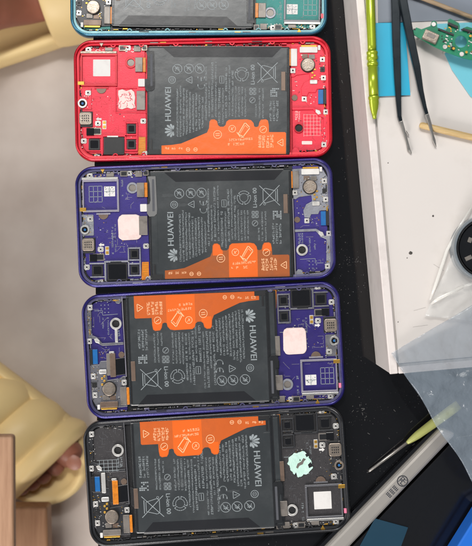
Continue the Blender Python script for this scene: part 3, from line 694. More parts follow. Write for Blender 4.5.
FZ = -.45
mb = MB(lambda x, y, z: Vector((x, y, z))); mb.add([(-3, -3, FZ), (3, -3, FZ), (3, 3, FZ), (-3, 3, FZ)], [[0, 1, 2, 3]])
tag(mb.build('floor', floor_mat()), kind='structure')

# ------------------------------------------------------------------ white box and things on it
BZ = .056
white_card = mat('white_card', (208, 202, 197), .45, 0, .03, 30, .08, 200, grime=.6, gcol=(188, 180, 172), gscale=14)
card_edge = mat('card_side', (200, 194, 189), .55, 0, .06, 30, grime=.4, gcol=(150, 142, 136), gscale=40)
bx = thing('white_box', Vector((.25, .1, 0)), 0, 'large flat white cardboard box on the right with tools lying on it', 'box')
T0, T1 = W(356.5, 0, BZ), W(390, 374, BZ); d = (T1-T0).normalized(); nrm = Vector((-d.y, d.x, 0))   # d points down the picture
nrm = Vector((-d.y, d.x, 0)); nrm = nrm if nrm.x > 0 else -nrm
a0 = T0-d*.12; a1 = T1; wdt = .30
Q = [a0, a1, a1+nrm*wdt, a0+nrm*wdt]
o_ = absprism([(q.x, q.y) for q in Q], .0008, BZ-.001, 'box_body', card_edge, bx, .0008)
Q2 = [a0+nrm*.0052-d*0, a1+nrm*.0052-d*.0052, a1+nrm*(wdt-.005)-d*.0052, a0+nrm*(wdt-.005)]
absprism([(q.x, q.y) for q in Q2], BZ-.001, BZ, 'lid_panel', white_card, bx, .0004)
Q3 = [a0-nrm*.0002, a1-nrm*.0002+d*.0002, a1+nrm*wdt+d*.0002, a0+nrm*wdt]
# folded rim strips
st = [a0-nrm*.0003, a1-nrm*.0003, a1+nrm*.0042, a0+nrm*.0042]
absprism([(q.x, q.y) for q in st], BZ-.0009, BZ+.0012, 'folded_rim', mat('rim_card', (216, 208, 204), .45, 0, .04, 60, grime=.5, gcol=(176, 166, 160), gscale=50), bx, .0005)
st = [a1+nrm*.0046-d*.0038, a1+nrm*.0046+d*.0002, a1+nrm*(wdt-.001)+d*.0002, a1+nrm*(wdt-.001)-d*.0038]
absprism([(q.x, q.y) for q in st], BZ-.0009, BZ+.0010, 'folded_rim', bpy.data.materials['rim_card'], bx, .0005)
# specks of dirt on the lid
mb = MB(lambda x, y, z: Vector((x, y, z)))
for x, y, r in ((410.5, 253, 1.7), (433, 216, 1.0), (407, 258, .5), (398, 322, .5), (388, 163, .5)):
    q = W(x, y, BZ); n = 10
    mb.add([(q.x+r*S*random.uniform(.8, 1.1)*math.cos(2*math.pi*i/n), q.y+r*S*random.uniform(.8, 1.1)*math.sin(2*math.pi*i/n), BZ+.00008) for i in range(n)]+[(q.x, q.y, BZ+.0004)],
           [[i, (i+1) % n, n] for i in range(n)])
tag(mb.build('dirt', mat('dirt_specks', (70, 66, 62), .8)), kind='stuff')

for i in range(3):
    x, y = random.uniform(395, 465), random.uniform(150, 340); a_ = random.uniform(-.6, .6); l_ = random.uniform(3, 16)
    p0, p1 = W(x, y, BZ), W(x+l_*math.cos(a_), y+l_*math.sin(a_), BZ); dd = (p1-p0).normalized(); nn = Vector((-dd.y, dd.x, 0))*.00006
    mb = MB(lambda x, y, z: Vector((x, y, z))); mb.add([tuple(q+Vector((0, 0, .00006))) for q in (p0-nn, p1-nn, p1+nn, p0+nn)], [[0, 1, 2, 3]])
    mb.build('scratch', mat('scratch_grey', (150, 146, 142), .6) if 'scratch_grey' not in bpy.data.materials else bpy.data.materials['scratch_grey']).parent = bx
    bpy.data.objects[[o.name for o in bpy.data.objects if o.name.startswith('scratch')][-1]].matrix_parent_inverse = Matrix.Translation(bx.location).inverted()
# flat sheets on the box
def sheet(P, z, name, m, label, cat, th=.0002):
    o = wprism(P, z, z+th, name, m); tag(o, label, cat); return o
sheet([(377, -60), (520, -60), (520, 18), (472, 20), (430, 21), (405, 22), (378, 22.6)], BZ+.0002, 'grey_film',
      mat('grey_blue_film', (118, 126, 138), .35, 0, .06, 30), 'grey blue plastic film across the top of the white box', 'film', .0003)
sheet([(373, 23), (404.5, 22.6), (410.4, 95), (374, 96.5)], BZ+.0008, 'cyan_card', mat('cyan_card', (0, 168, 206), .4, 0, .04, 60),
      'bright cyan card on the white box under the black tweezers', 'card', .0004)
sheet([(433, 24), (480, 22), (490, 112), (470, 96), (452, 70), (440, 44)], BZ+.0004, 'cyan_film', mat('pale_cyan_film', (120, 205, 222), .3, 0, .05, 40, alpha=.75),
      'pale cyan plastic film lying under the green circuit board', 'film', .0002)

# sweep along a path: rings perpendicular
def sweep(path, radii, n=16, squash=1.0, name='x', m=None, parent=None, smooth=True, cap=True):
    mb = MB(lambda x, y, z: Vector((x, y, z))); pts = []
    for i, p in enumerate(path):
        a = path[max(0, i-1)]; b = path[min(len(path)-1, i+1)]; t = (b-a).normalized()
        sd = t.cross(Vector((0, 0, 1))).normalized(); up = sd.cross(t).normalized()
        for k in range(n):
            an = 2*math.pi*k/n; pts.append(tuple(p+sd*math.cos(an)*radii[i]+up*math.sin(an)*radii[i]*squash))
    L_ = len(path)
    fs = [[j*n+k, j*n+(k+1) % n, (j+1)*n+(k+1) % n, (j+1)*n+k] for j in range(L_-1) for k in range(n)]
    if cap: fs += [list(range(n))[::-1], [(L_-1)*n+k for k in range(n)]]
    mb.add(pts, fs)
    o = mb.build(name, m, None)
    for p_ in o.data.polygons: p_.use_smooth = smooth and len(p_.vertices) == 4
    if parent: o.parent = parent; o.matrix_parent_inverse = Matrix.Translation(parent.location).inverted()
    return o

lime = mat('lime_anodised', (168, 186, 44), .28, .45, .08, 200, coat=.3)
# upright lime screwdriver lying on the box rim
z = BZ+.0046
sd = thing('screwdriver', W(370, 60, BZ), 0, 'lime green metal screwdriver lying lengthwise on the white box beside the cyan card', 'screwdriver', 'lime green screwdrivers')
def yp(y, zz=z): return W(370.2+(y+0)*.036, y, zz)
sweep([yp(y) for y in (-60, 20, 46, 51)], [.0026, .0025, .0024, .0024], 20, 1, 'handle', lime, sd)
sweep([yp(y) for y in (51.2, 52, 54, 55, 56, 58, 59.5, 60.2, 61.8, 62.6, 64.5, 66)], [.0027, .0031, .0031, .0028, .0030, .0031, .0031, .0026, .0026, .0030, .0031, .0029], 20, 1, 'collar', lime, sd)
sweep([yp(y) for y in (66.2, 96)], [.0028, .0026], 20, 1, 'grip', lime, sd)
sweep([yp(y) for y in (96.2, 97, 99, 100, 103, 104, 109, 114, 119)], [.0028, .003, .003, .0026, .0027, .0026, .0022, .0014, .0009], 20, 1, 'tip', lime, sd)

# black tweezers
tw = thing('tweezers', W(400, 40, BZ), 0, 'black tweezers with bare steel curved tips on the white box', 'tweezers')
twm = mat('tweezers_coating', (20, 30, 36), .3, .4, .1, coat=.3)
steel = mat('worn_steel', (170, 166, 160), .35, .85, .15, 1500)
def blade(pts, wid, name, m, zz, th):
    mb = MB(lambda x, y, z: Vector((x, y, z))); L1 = []; 
    Q = [W(x, y, zz[i]) for i, (x, y) in enumerate(pts)]; V_ = []
    for i, p in enumerate(Q):
        a = Q[max(0, i-1)]; b = Q[min(len(Q)-1, i+1)]; t = (b-a); t.z = 0; t.normalize(); s = Vector((-t.y, t.x, 0))*wid[i]*S/2
        for q in ((p+s), (p-s), (p-s-Vector((0, 0, th))), (p+s-Vector((0, 0, th)))): V_.append(tuple(q))
    fs = [[j*4+k, (j+1)*4+k, (j+1)*4+(k+1) % 4, j*4+(k+1) % 4] for j in range(len(Q)-1) for k in range(4)]
    fs += [[0, 1, 2, 3], [len(Q)*4-1-k for k in range(4)]]
    mb.add(V_, fs); o = mb.build(name, m)
    bm = bmesh.new(); bm.from_mesh(o.data); bmesh.ops.recalc_face_normals(bm, faces=bm.faces); bm.to_mesh(o.data); bm.free()
    b = o.modifiers.new('bev', 'BEVEL'); b.width = .0004; b.segments = 2; b.limit_method = 'ANGLE'
    o.parent = tw; o.matrix_parent_inverse = Matrix.Translation(tw.location).inverted(); return o
zb = BZ+.006
blade([(397.6, -110), (396, -40), (395.6, 0), (396.4, 40), (397.6, 75), (398.6, 100), (399.6, 116), (401, 121)], [7, 7.6, 7.8, 7.2, 6.2, 4.8, 3.6, 3.2], 'arm', twm, [zb-.0003*i for i in range(8)], .003)
blade([(401, 120.8), (403.5, 129), (407, 141), (409, 150), (411.6, 153.6)], [3.2, 2.8, 2.2, 3, 1.4], 'tip', steel, [zb-.0025, zb-.003, zb-.004, zb-.0045, zb-.0045], .0012)
blade([(398.8, -110), (399.8, -40), (403.4, 0), (410.4, 36), (417, 66), (421, 90), (425, 107), (427, 114)], [7, 7.4, 7.0, 7.0, 6.2, 4.6, 3.4, 3.2], 'arm', twm, [zb+.003-.0003*i for i in range(8)], .003)
blade([(427, 113.8), (430, 124), (432.4, 134), (434, 140), (436, 147)], [3.2, 3.2, 2.2, 3, 1], 'tip', steel, [zb+.0005, zb-.001, zb-.002, zb-.003, zb-.004], .0012)
blade([(405.6, 130.6), (408.8, 135.6)], [1.6, 1.2], 'tip', steel, [zb-.003, zb-.004], .001)

# green circuit board
pcbm = mat('green_solder_mask', (4, 122, 86), .3, 0, .25, 500, coat=.3)
pr = thing('circuit_board', W(450, 40, BZ), 0, 'small green charging circuit board at the top right of the white box', 'circuit board')
def o2(x, y): return (400+x/6.56, y/6.56)
P = [(75, 202), (108, 180), (140, 192), (200, 170), (208, 142), (222, 134), (242, 146), (244, 180), (300, 200), (312, 180), (316, 128), (330, 122), (384, 150), (394, 172), (388, 204), (410, 208), (418, 182), (440, 174),
     (560, 210), (600, 330), (560, 400), (460, 392), (400, 376), (300, 340), (225, 306), (150, 262), (84, 224)]
zc = BZ+.0075
hole = [(400+40*math.cos(R(t)), 272+40*math.sin(R(t))) for t in range(0, 360, 18)]
# slab with a real hole, bridged through the bottom edge
cut = [(400, 376)]
bot = min(range(len(hole)), key=lambda i: abs(hole[i][0]-400)+abs(hole[i][1]-312))
hp = [hole[(bot-i) % len(hole)] for i in range(len(hole)+1)]
idx = P.index((400, 376)); ring_in = P[:idx+1]+hp+P[idx:]
def bprism(P, z0, z1, name, m, par=pr, bev=.0001, zr=zc):
    o = wprism([o2(*p) for p in P], z0, z1, name, m, None, 0, zr); o.parent = par; o.matrix_parent_inverse = Matrix.Translation(par.location).inverted()
    if bev: b = o.modifiers.new('bev', 'BEVEL'); b.width = bev; b.segments = 2; b.limit_method = 'ANGLE'
    return o
slab = wprism([o2(*p) for p in ring_in], zc-.001, zc, 'board', pcbm, None, 0, zc); slab.parent = pr; slab.matrix_parent_inverse = Matrix.Translation(pr.location).inverted()
def rot(P, cx, cy, a): return [(cx+x*math.cos(R(a))-y*math.sin(R(a)), cy+x*math.sin(R(a))+y*math.cos(R(a))) for x, y in P]
def rc(w, h): return [(-w/2, -h/2), (w/2, -h/2), (w/2, h/2), (-w/2, h/2)]
bprism(rot(rc(100, 66), 198, 245, 24), zc+.00005, zc+.0022, 'usb_port', M['bronze'], bev=.0004)
bprism(rot(rc(56, 26), 198, 240, 24), zc+.0022, zc+.0024, 'port_marking', M['greyflex'])
bprism(rot(rc(70, 16), 345, 170, 24), zc+.00005, zc+.0014, 'socket', M['blk']); bprism(rot(rc(80, 14), 445, 205, 16), zc+.00005, zc+.0014, 'socket', M['blk'])
bprism(rot(rc(110, 12), 300, 212, 22), zc+.00005, zc+.0008, 'socket', M['blk'])
bprism(rot(rc(26, 22), 345, 318, 20), zc+.00005, zc+.001, 'chip', M['blk'])
for x, y in ((220, 160), (294, 308), (404, 356)):
    bprism([(x+15*math.cos(R(t)), y+15*math.sin(R(t))) for t in range(0, 360, 24)], zc+.00005, zc+.0005, 'mounting_pad', M['washer'])
for x, y in ((348, 322), (432, 346), (458, 240)):
    bprism([(x+9*math.cos(R(t)), y+9*math.sin(R(t))) for t in range(0, 360, 30)], zc+.0012, zc+.0016, 'microphone', M['gold'])
mb = MB(lambda x, y, z: Vector((x, y, z)))
for i in range(150):
    x, y = random.uniform(90, 470), random.uniform(150, 375)
    if y < 175+abs(x-100)*.02 or y > 232+(x-90)*.38 or abs(x-198) < 62 and abs(y-245) < 58 or math.hypot(x-400, y-272) < 52: continue
    if x < 290 and y < 190: continue
    q = W(*o2(x, y), zc); w_, h_ = random.choice(((.0004, .0002), (.0003, .0003), (.0006, .0003))); mb.m = random.choice((0, 1, 2, 1))
    ca, sa = math.cos(R(-22)), math.sin(R(-22)); pp = [(q.x+a*ca-b*sa, q.y+a*sa+b*ca) for a, b in ((-w_, -h_), (w_, -h_), (w_, h_), (-w_, h_))]
    mb.prism(pp[::-1], zc-.0001, zc+random.uniform(.0002, .0006))
o = mb.build('circuit_components', [M['blk'], M['washer'], M['gold']]); o.parent = pr; o.matrix_parent_inverse = Matrix.Translation(pr.location).inverted()
for x, y in ((130, 235), (300, 330), (520, 300), (420, 190)):
    bprism(rot(rc(14, 14), x, y, 20), BZ+.001, zc-.0008, 'standoff', M['silver'], bev=0)

# wooden sticks
wd = wood('pale_stick_wood', (176, 146, 96), (206, 178, 126), 900, 'X')
sweep([W(x, y, BZ+.0022) for x, y in ((419.5, 124.8), (420.2, 125), (422, 125.4), (450, 132.2), (500, 144), (560, 158))], [.0008, .0014, .0018, .0018, .0018, .0018], 14, 1, 'wooden_stick', wd)
tag(bpy.context.scene.objects['wooden_stick'], 'thick round wooden stick on the white box just right of the tweezers tips', 'stick')
o = sweep([W(x, y, BZ+.0026) for x, y in ((380, -16), (424, -1), (472, 17.4), (520, 36))], [.0011, .0012, .0012, .0011], 12, 1, 'wooden_stick', wood('dark_stick_wood', (140, 118, 92), (170, 146, 116), 900, 'X'))
tag(o, 'thin brown wooden stick on the grey film above the green circuit board', 'stick')

# ------------------------------------------------------------------ round lens in a clear bag
ln = thing('round_magnet', W(487, 248, BZ), 0, 'round black disc with a grey rim in the clear bag at the right edge', 'disc')
def disc(r0, r1, z0, z1, name, m, n=64):
    c = W(487, 248, BZ+.012)
    mb = MB(lambda x, y, z: Vector((x, y, z))); pts = []
    k = S*(H-BZ-.012)/H
    if r0 == 0: prof = [(r1, z0), (r1, z1-.0005), (r1-.8, z1)]
    else: prof = [(r1, z0), (r1, z1-.0006), (r1-.7, z1), (r0+.7, z1), (r0, z1-.0006), (r0, z0)]
    for r, zz in prof: pts += [(c.x+r*k*math.cos(2*math.pi*i/n), c.y+r*k*math.sin(2*math.pi*i/n), zz) for i in range(n)]
    fs = [[j*n+i, j*n+(i+1) % n, (j+1)*n+(i+1) % n, (j+1)*n+i] for j in range(len(prof)-1) for i in range(n)]
    if r0 == 0: fs.append([(len(prof)-1)*n+i for i in range(n)])
    mb.add(pts, fs); o = mb.build(name, m, None, smooth=False); o.parent = ln; o.matrix_parent_inverse = Matrix.Translation(ln.location).inverted(); return o
disc(0, 27.5, BZ+.0003, BZ+.010, 'face', M['blkgloss']); disc(28, 30, BZ+.0003, BZ+.0115, 'inner_rim', M['blk']); disc(30.2, 33, BZ+.0003, BZ+.012, 'outer_rim', mat('grey_rim', (134, 142, 148), .35, .5))
for x, y, w_, h_, a in ((470, 240, 4, 5, 20), (468.5, 258, 7, 4, -25), (480, 262, 6, 4, -10)):
    wprism(rot(rc(w_, h_), x, y, a), BZ+.0101, BZ+.0104, 'mark', M['greyflex'], None, .0001).parent = None
    o = bpy.context.scene.objects[-1] if False else None
for o in [o for o in bpy.data.objects if o.name.startswith('mark')]:
    o.parent = ln; o.matrix_parent_inverse = Matrix.Translation(ln.location).inverted()

def film_mat(name, rgb, alpha, rough=.18, bump=.25):
    m = mat(name, rgb, rough, 0, .06, 40, bump, 90, alpha=alpha, coat=.5); m.node_tree.nodes['Bump'].inputs['Distance'].default_value = .004 if 'Bump' in m.node_tree.nodes else .004
    return m
def patch(corners, zs, n, name, m, label, cat, amp, seedv, freq=28, thick=.0001, edge=0):
    A, B_, C_, D = [Vector((x, y, 0)) for x, y in corners]; V_ = []
    for i in range(n+1):
        for j in range(n+1):
            s, t = i/n, j/n
            p = (A*(1-s)+B_*s)*(1-t)+(D*(1-s)+C_*s)*t; z = (zs[0]*(1-s)+zs[1]*s)*(1-t)+(zs[3]*(1-s)+zs[2]*s)*t
            q = W(p.x, p.y, z); nv = noise.fractal(Vector((q.x*freq+seedv, q.y*freq*1.7, seedv)), .7, 2.1, 4)
            nr = abs(noise.noise(Vector((q.x*freq*.7+seedv*2, q.y*freq*.5, 3))))
            e = noise.noise(Vector((s*5+seedv, t*5, 9)))*edge
            rg = (1-min(1, abs(noise.noise(Vector((q.x*freq*1.3+q.y*freq*.9, q.y*freq*1.1-q.x*freq*.8, seedv*3))))*5))**2
            V_.append((q.x+e, q.y+e*.6, z+amp*(abs(nv)+.5*nr+.45*rg)))
    fs = [[i*(n+1)+j, (i+1)*(n+1)+j, (i+1)*(n+1)+j+1, i*(n+1)+j+1] for i in range(n) for j in range(n)]
    mb = MB(lambda x, y, z: Vector((x, y, z))); mb.add(V_, fs, True); o = mb.build(name, m); tag(o, label, cat)
    so = o.modifiers.new('sol', 'SOLIDIFY'); so.thickness = thick
    return o
patch([(500, 150), (560, 190), (545, 330), (424, 316)], [BZ+.012, BZ+.012, BZ+.004, BZ+.0018], 60, 'clear_bag',
      film_mat('clear_film', (225, 226, 224), .22, .12, .3), 'clear plastic bag holding the round black disc on the white box', 'plastic bag', .0016, 3.3, 40)
cb = bpy.data.objects['clear_bag']
for P_ in ([(431, 304), (438, 299), (450, 293), (463, 286.5)], [(430, 300), (437, 281), (447, 250), (460, 226), (474, 203)], [(463, 286.5), (480, 281)]):
    o = sweep([W(x, y, BZ+.0036+.002*(k_ % 2)) for k_, (x, y) in enumerate(P_)], [.0006, .0010, .0009, .0007, .0005][:len(P_)], 8, .35, 'bag_edge_glint', film_mat('fold_glint', (238, 236, 230), .55, .1, .2)); o.parent = cb  # pale ridges along the bag edge; the crease highlight is painted whitish
# big bluish bag
patch([(391, 353), (560, 252), (640, 560), (488, 506)], [BZ+.0035, BZ+.010, .050, .046], 110, 'translucent_bag',
      film_mat('bluish_film', (146, 159, 171), .31, .13, .55), 'crumpled bluish translucent plastic bag draped over the corner of the white box', 'plastic bag', .0030, 8.1, 13, .0001, .0012)

# ------------------------------------------------------------------ tablet, painted reflection, screwdriver at the bottom right
tg = thing('metal_display_frame', W(400, 500, 0), 0, 'black glass panel with a silver metal edge bar lying diagonally at the bottom right', 'display panel')
alu = mat('brushed_aluminium', (182, 177, 170), .3, .5, .06, 90, .05, 300)
def bpart(P, z0, z1, name, m, bev=.0006, zr=None):
    o = wprism(P, z0, z1, name, m, None, bev, zr); o.parent = tg; o.matrix_parent_inverse = Matrix.Translation(tg.location).inverted(); return o
TZ = .010
Lp = [(300, 574), (440, 429), (460, 430), (453, 443), (326, 574)]
bpart([(304, 569.5), (441, 427.5), (457, 434), (329, 569.5)], .002, TZ, 'metal_bar', alu, .0026)
bpart([(298, 568), (437, 424.5), (440, 427), (303, 569)], .0012, .006, 'edge_strip', M['blkgloss'], .0004)
bpart([(331, 569), (457, 437), (500, 430), (560, 500), (500, 569)], .001, TZ-.0025, 'glass', M['blkgloss'], .0005)
# printing on the bar
mb = MB(lambda x, y, z: Vector((W(x, y, TZ).x, W(x, y, TZ).y, z)))
ux, uy = math.cos(R(46)), -math.sin(R(46))
def bp(u, v): return (402.5+ux*u - uy*v*-1*-1, 481+uy*u+ux*v)
zt = TZ+.00006
def bl(P, w): mb.line([bp(*p) for p in P], w, zt)
q = [bp(5.2*math.cos(R(t)), 5.2*math.sin(R(t))) for t in range(0, 361, 15)]; mb.line(q, 1.0, zt)
bl([(-3.2, -2.6), (-.6, -2.6), (-.6, 0), (-3.2, 0), (-3.2, 2.8)], .9); bl([(0.6, -2.8), (.6, 2.8)], .9); bl([(.6, -2.8), (3.2, -2.6), (3.2, 0), (.8, 0)], .8); bl([(2, 0), (3.4, 2.6)], .8)
for k in range(3):
    u0 = -21+k*4.6
    for j in range(4): bl([(u0, -2.7+j*1.7), (u0+3.3, -2.7+j*1.7)], .62)
    bl([(u0+.5, -2.9), (u0+.5, 2.8)], .6); bl([(u0+2.2, -2.9), (u0+2.0, 2.8)], .6)
o = mb.build('bar_printing', M['ink']); 
bm = bmesh.new(); bm.from_mesh(o.data)
for f in bm.faces:
    if f.normal.z < 0: f.normal_flip()
bm.to_mesh(o.data); bm.free()
o.parent = tg; o.matrix_parent_inverse = Matrix.Translation(tg.location).inverted()
o = wprism([(352, 560), (375, 518.5), (408, 527.5), (396, 560)], TZ-.0024, TZ-.0019, 'teal_reflection', mat('teal_reflection', (24, 56, 74), .35, 0, .1, 60)); tag(o, 'dark teal reflection laid flat on the black glass panel at the bottom edge', 'card')  # teal reflection in the glass, laid on as a flat coloured sheet
bb = thing('blue_box', W(470, 540, 0), 0, 'bright blue plastic box in the bottom right corner', 'box')
blu = mat('blue_plastic', (32, 104, 200), .35, 0, .05, 60)
def bpt(P, z0, z1, name, bev):
    o = wprism(P, z0, z1, name, blu, None, bev, .03); o.parent = bb; o.matrix_parent_inverse = Matrix.Translation(bb.location).inverted()
bpt([(481, 512), (620, 430), (620, 620), (446, 568)], .0105, .024, 'body', .001)
bpt([(480, 510), (622, 428), (622, 622), (443, 569)], .0242, .030, 'lid', .001)

s2 = thing('screwdriver', W(400, 448, .01), 0, 'small screwdriver with pale lime handle and long steel shaft, half under the bluish bag', 'screwdriver', 'lime green screwdrivers')
def sp(t, zz): return W(368.5+(41*t), 471.6-(30.5*t), zz)
sweep([sp(0, .0016), sp(.04, .0020), sp(.98, .0052)], [.0006, .0009, .0010], 12, 1, 'shaft', steel, s2)
sweep([sp(x, .0052+(x-.98)*.004) for x in (.94, .97, 1.02, 1.05, 1.12, 1.2, 1.6, 2.0, 2.2)], [.0010, .0013, .0016, .0018, .0021, .0024, .0028, .0030, .0028], 18, 1, 'handle', mat('pale_lime_plastic', (166, 170, 98), .35, .1, .1, coat=.3), s2)

# crumbs on the table
mb = MB(lambda x, y, z: Vector((x, y, z)))
for i in range(190):
    if i < 40: x, y = random.gauss(358, 8), random.gauss(411, 10)
    elif i < 110: x, y = random.uniform(338, 350), random.uniform(0, 380)
    elif i < 130: x, y = random.gauss(353, 5), random.gauss(261, 2)
    else: x, y = random.uniform(355, 470), random.uniform(390, 470)
    q = W(x, y); r = random.choice((.15, .2, .25, .35))*S*random.uniform(.7, 1.3); a_ = random.uniform(0, 3); l = random.choice((1, 1, 2, 4))
    ca, sa = math.cos(a_), math.sin(a_)
    P = [(q.x+(u*l*ca-v*sa)*r, q.y+(u*l*sa+v*ca)*r) for u, v in ((-1, -.6), (1, -1), (1, .8), (-.8, 1))]
    mb.add([(*p, .00005) for p in P]+[(q.x, q.y, .0002+r*.3)], [[0, 1, 4], [1, 2, 4], [2, 3, 4], [3, 0, 4]])
tag(mb.build('dust', mat('pale_dust', (84, 83, 82), .8)), kind='stuff')

# ------------------------------------------------------------------ sandals, feet, stool
foam = mat('cream_foam', (240, 212, 152), .5, 0, .04, 60, .08, 700)
skin = mat('skin', (150, 94, 74), .45, 0, .12, 90, .15, 500); skin.node_tree.nodes['Principled BSDF'].inputs['Subsurface Weight'].default_value = .12
skin.node_tree.nodes['Principled BSDF'].inputs['Subsurface Radius'].default_value = (.01, .004, .002)
K = S*(H-FZ)/H    # metres per px at the floor
def sandal(tip_px, ang, length, hw, strap_t, ridges, label, name='sandal', strap_h=.075):
    """tip_px: picture px of the toe tip at the floor; ang: direction the toe points (deg, world)"""
    tip = W(*tip_px, FZ+.02); d = Vector((math.cos(R(ang)), math.sin(R(ang)), 0)); s = Vector((-d.y, d.x, 0))
    root = thing(name, Vector((tip.x, tip.y, FZ))-d*length/2, 0, label, 'sandal', 'pair of cream foam slides on the floor')
    # sole outline
    def half(t):      # t 0 heel .. 1 toe
        w = hw*(.80+.2*math.sin(min(1, t*1.15)*math.pi*.5))
        if t > .80: w *= math.sqrt(max(0, 1-((t-.80)/.20)**2))*.999
        if t < .16: w *= math.sqrt(max(0, 1-((.16-t)/.16)**2))
        return w
    N_ = 60; prof = [(.90, 0), (1.0, .008), (1.02, .018), (1.0, .030), (.95, .036), (.88, .037), (.80, .030), (.5, .026), (.15, .025)]
    pts = []; ring = []
    for i in range(N_):
        t = .5-.5*math.cos(math.pi*i/N_); ring.append((t, half(t)))
    loop = ring + [(1, 0)] + [(t, -w) for t, w in ring[::-1][:-1]]
    n = len(loop); org = Vector((tip.x, tip.y, FZ))-d*length
    for sc, zz in prof:
        for t, w in loop:
            tt = .5+(t-.5)*(1-(1-sc)*hw/length*2.0); pts.append(tuple(org+d*length*tt+s*w*sc+Vector((0, 0, zz+.0005))))
    fs = [[k_*n+i, k_*n+(i+1) % n, (k_+1)*n+(i+1) % n, (k_+1)*n+i] for k_ in range(len(prof)-1) for i in range(n)]
    fs += [[(len(prof)-1)*n+i for i in range(n)], list(range(n))[::-1]]
    mb = MB(lambda x, y, z: Vector((x, y, z))); mb.add(pts, fs, True); o = mb.build('sole', foam)
    bm = bmesh.new(); bm.from_mesh(o.data); bmesh.ops.recalc_face_normals(bm, faces=bm.faces); bm.to_mesh(o.data); bm.free()
    o.parent = root; o.matrix_parent_inverse = Matrix.Translation(root.location).inverted()
    # ridged strap
    t0, t1 = strap_t; na, nt_ = 40, 72; pts = []
    for j in range(nt_+1):
        u = j/nt_; t = t0+(t1-t0)*u
        ph = ((t-.491)/.142) % 1.0 if ridges > 2 else (u*ridges) % 1.0; bulge = (max(0, math.sin(math.pi*ph))**.6)*.0095*min(1, (1-u)*20)**.5
        endr = min(1, (1-u)*14)**.5
        hh = (strap_h*(1-.20*u)); ww = half(min(t, .78))*(.76+.24*u if ridges > 2 else 1)
        for i in range(na+1):
            a_ = math.pi*i/na; c_, s_ = math.cos(a_), math.sin(a_)
            # ridges fan: they run a little oblique towards the outside
            rr = 1; px = t*length+.006*c_
            pts.append(tuple(org+d*px+s*(ww+bulge*.75)*c_*(1 if abs(c_) < .999 else 1)+Vector((0, 0, .018+(hh*(.9+.1*endr)+bulge-.018)*(s_**.75)))))
    fs = [[j*(na+1)+i, j*(na+1)+i+1, (j+1)*(na+1)+i+1, (j+1)*(na+1)+i] for j in range(nt_) for i in range(na)]
    mb = MB(lambda x, y, z: Vector((x, y, z))); mb.add(pts, fs, True); o = mb.build('strap', foam)
    so = o.modifiers.new('sol', 'SOLIDIFY'); so.thickness = .009; so.offset = -1
    bm = bmesh.new(); bm.from_mesh(o.data); bmesh.ops.recalc_face_normals(bm, faces=bm.faces)
    up = sum(1 if f.normal.z > 0 else -1 for f in bm.faces)
    if up < 0: bmesh.ops.reverse_faces(bm, faces=bm.faces)
    bm.to_mesh(o.data); bm.free()
    be = o.modifiers.new('bev', 'BEVEL'); be.width = .0035; be.segments = 4; be.limit_method = 'ANGLE'; be.angle_limit = R(60)
    o.parent = root; o.matrix_parent_inverse = Matrix.Translation(root.location).inverted()
    return org, d, s, length
SB = sandal((80, 487), -39, .275, .0485, (.34, .865), 4.0, 'cream foam slide with ridged strap and toes showing, at the lower left', strap_h=.080)
SA = sandal((172, -56), 22, .285, .056, (.50, .86), 1.0, 'cream foam slide with a bare heel in it, at the upper left corner', strap_h=.078)

# one person: both bare feet and lower legs, seated to the left of the frame
def skin_body(name, verts, radii, edges, m, root_i=0, sub=2):
    me = bpy.data.meshes.new(name); me.from_pydata([tuple(v) for v in verts], edges, []); me.update(); o = bpy.data.objects.new(name, me); C.objects.link(o)
    sk = o.modifiers.new('skin', 'SKIN'); sk.use_smooth_shade = True
    lay = me.skin_vertices[0] if len(me.skin_vertices) else None
    if lay is None:
        bm = bmesh.new(); bm.from_mesh(me); bm.verts.layers.skin.verify(); bm.to_mesh(me); bm.free(); lay = me.skin_vertices[0]
    for i, r in enumerate(radii):
        rr = r if isinstance(r, tuple) else (r, r); lay.data[i].radius = rr; lay.data[i].use_root = (i == root_i)
    ss = o.modifiers.new('sub', 'SUBSURF'); ss.levels = sub; ss.render_levels = sub
    me.materials.append(m); return o
V_ = []; RR = []; E = []
def av(p, r, link=None):
    V_.append(p); RR.append(r); i = len(V_)-1
    if link is not None: E.append((link, i))
    return i
pel = av(Vector((-.62, -.02, .02)), (.11, .10))
def leg(org, d, s, L_, side, bend_out, smid=0):
    base = org+Vector((0, 0, .026)); f = lambda t, w, z: base+d*L_*t+s*w+Vector((0, 0, z))
    wm_ = .043 if side > 0 else .034; ank = f(.24, 0, .085); knee = ank+Vector((-.02+bend_out.x, bend_out.y, .34))
    hip = Vector((-.56, side*.10-.02, .0))
    i = av(hip, (.075, .075), pel); i = av(hip.lerp(knee, .5), (.066, .066), i); i = av(knee, (.052, .052), i); i = av(knee.lerp(ank, .35), (.050, .050), i)
    i = av(knee.lerp(ank, .75), (.036, .036), i); a_ = av(ank, (.035, .034), i)
    h = av(f(.10, 0, .030), (wm_-.004, .030), a_)
    m1 = av(f(.42, 0, .030), (wm_*.85, .014), a_); m2 = av(f(.60, 0, .020), (wm_*.95, .012), m1)
    b1 = av(f(.70, 0, .020), (.040, .014), m2)
    # toes: side>0 is the left foot: big toe towards -s ... medial side
    med = -side
    for k_, (off, tl, r, sp_) in enumerate(((.024, .945, .0165, .3), (.0055, .925, .0112, .1), (-.0085, .905, .0106, 0), (-.0205, .885, .0100, -.1), (-.031, .86, .0092, -.2))):
        j = av(f(.74, med*off*.95, .010), r*.9, b1); j = av(f(.82+(tl-.9)*.4, med*off, .013), r*.95, j); j = av(f((.80+tl)/2+.01, med*off*1.02, .015), r*.98, j); av(f(tl-.01, med*off*1.02, .009), r*.9, j)
leg(*SB, -1, Vector((-.06, -.02)))
leg(*SA, 1, Vector((-.10, .02)))
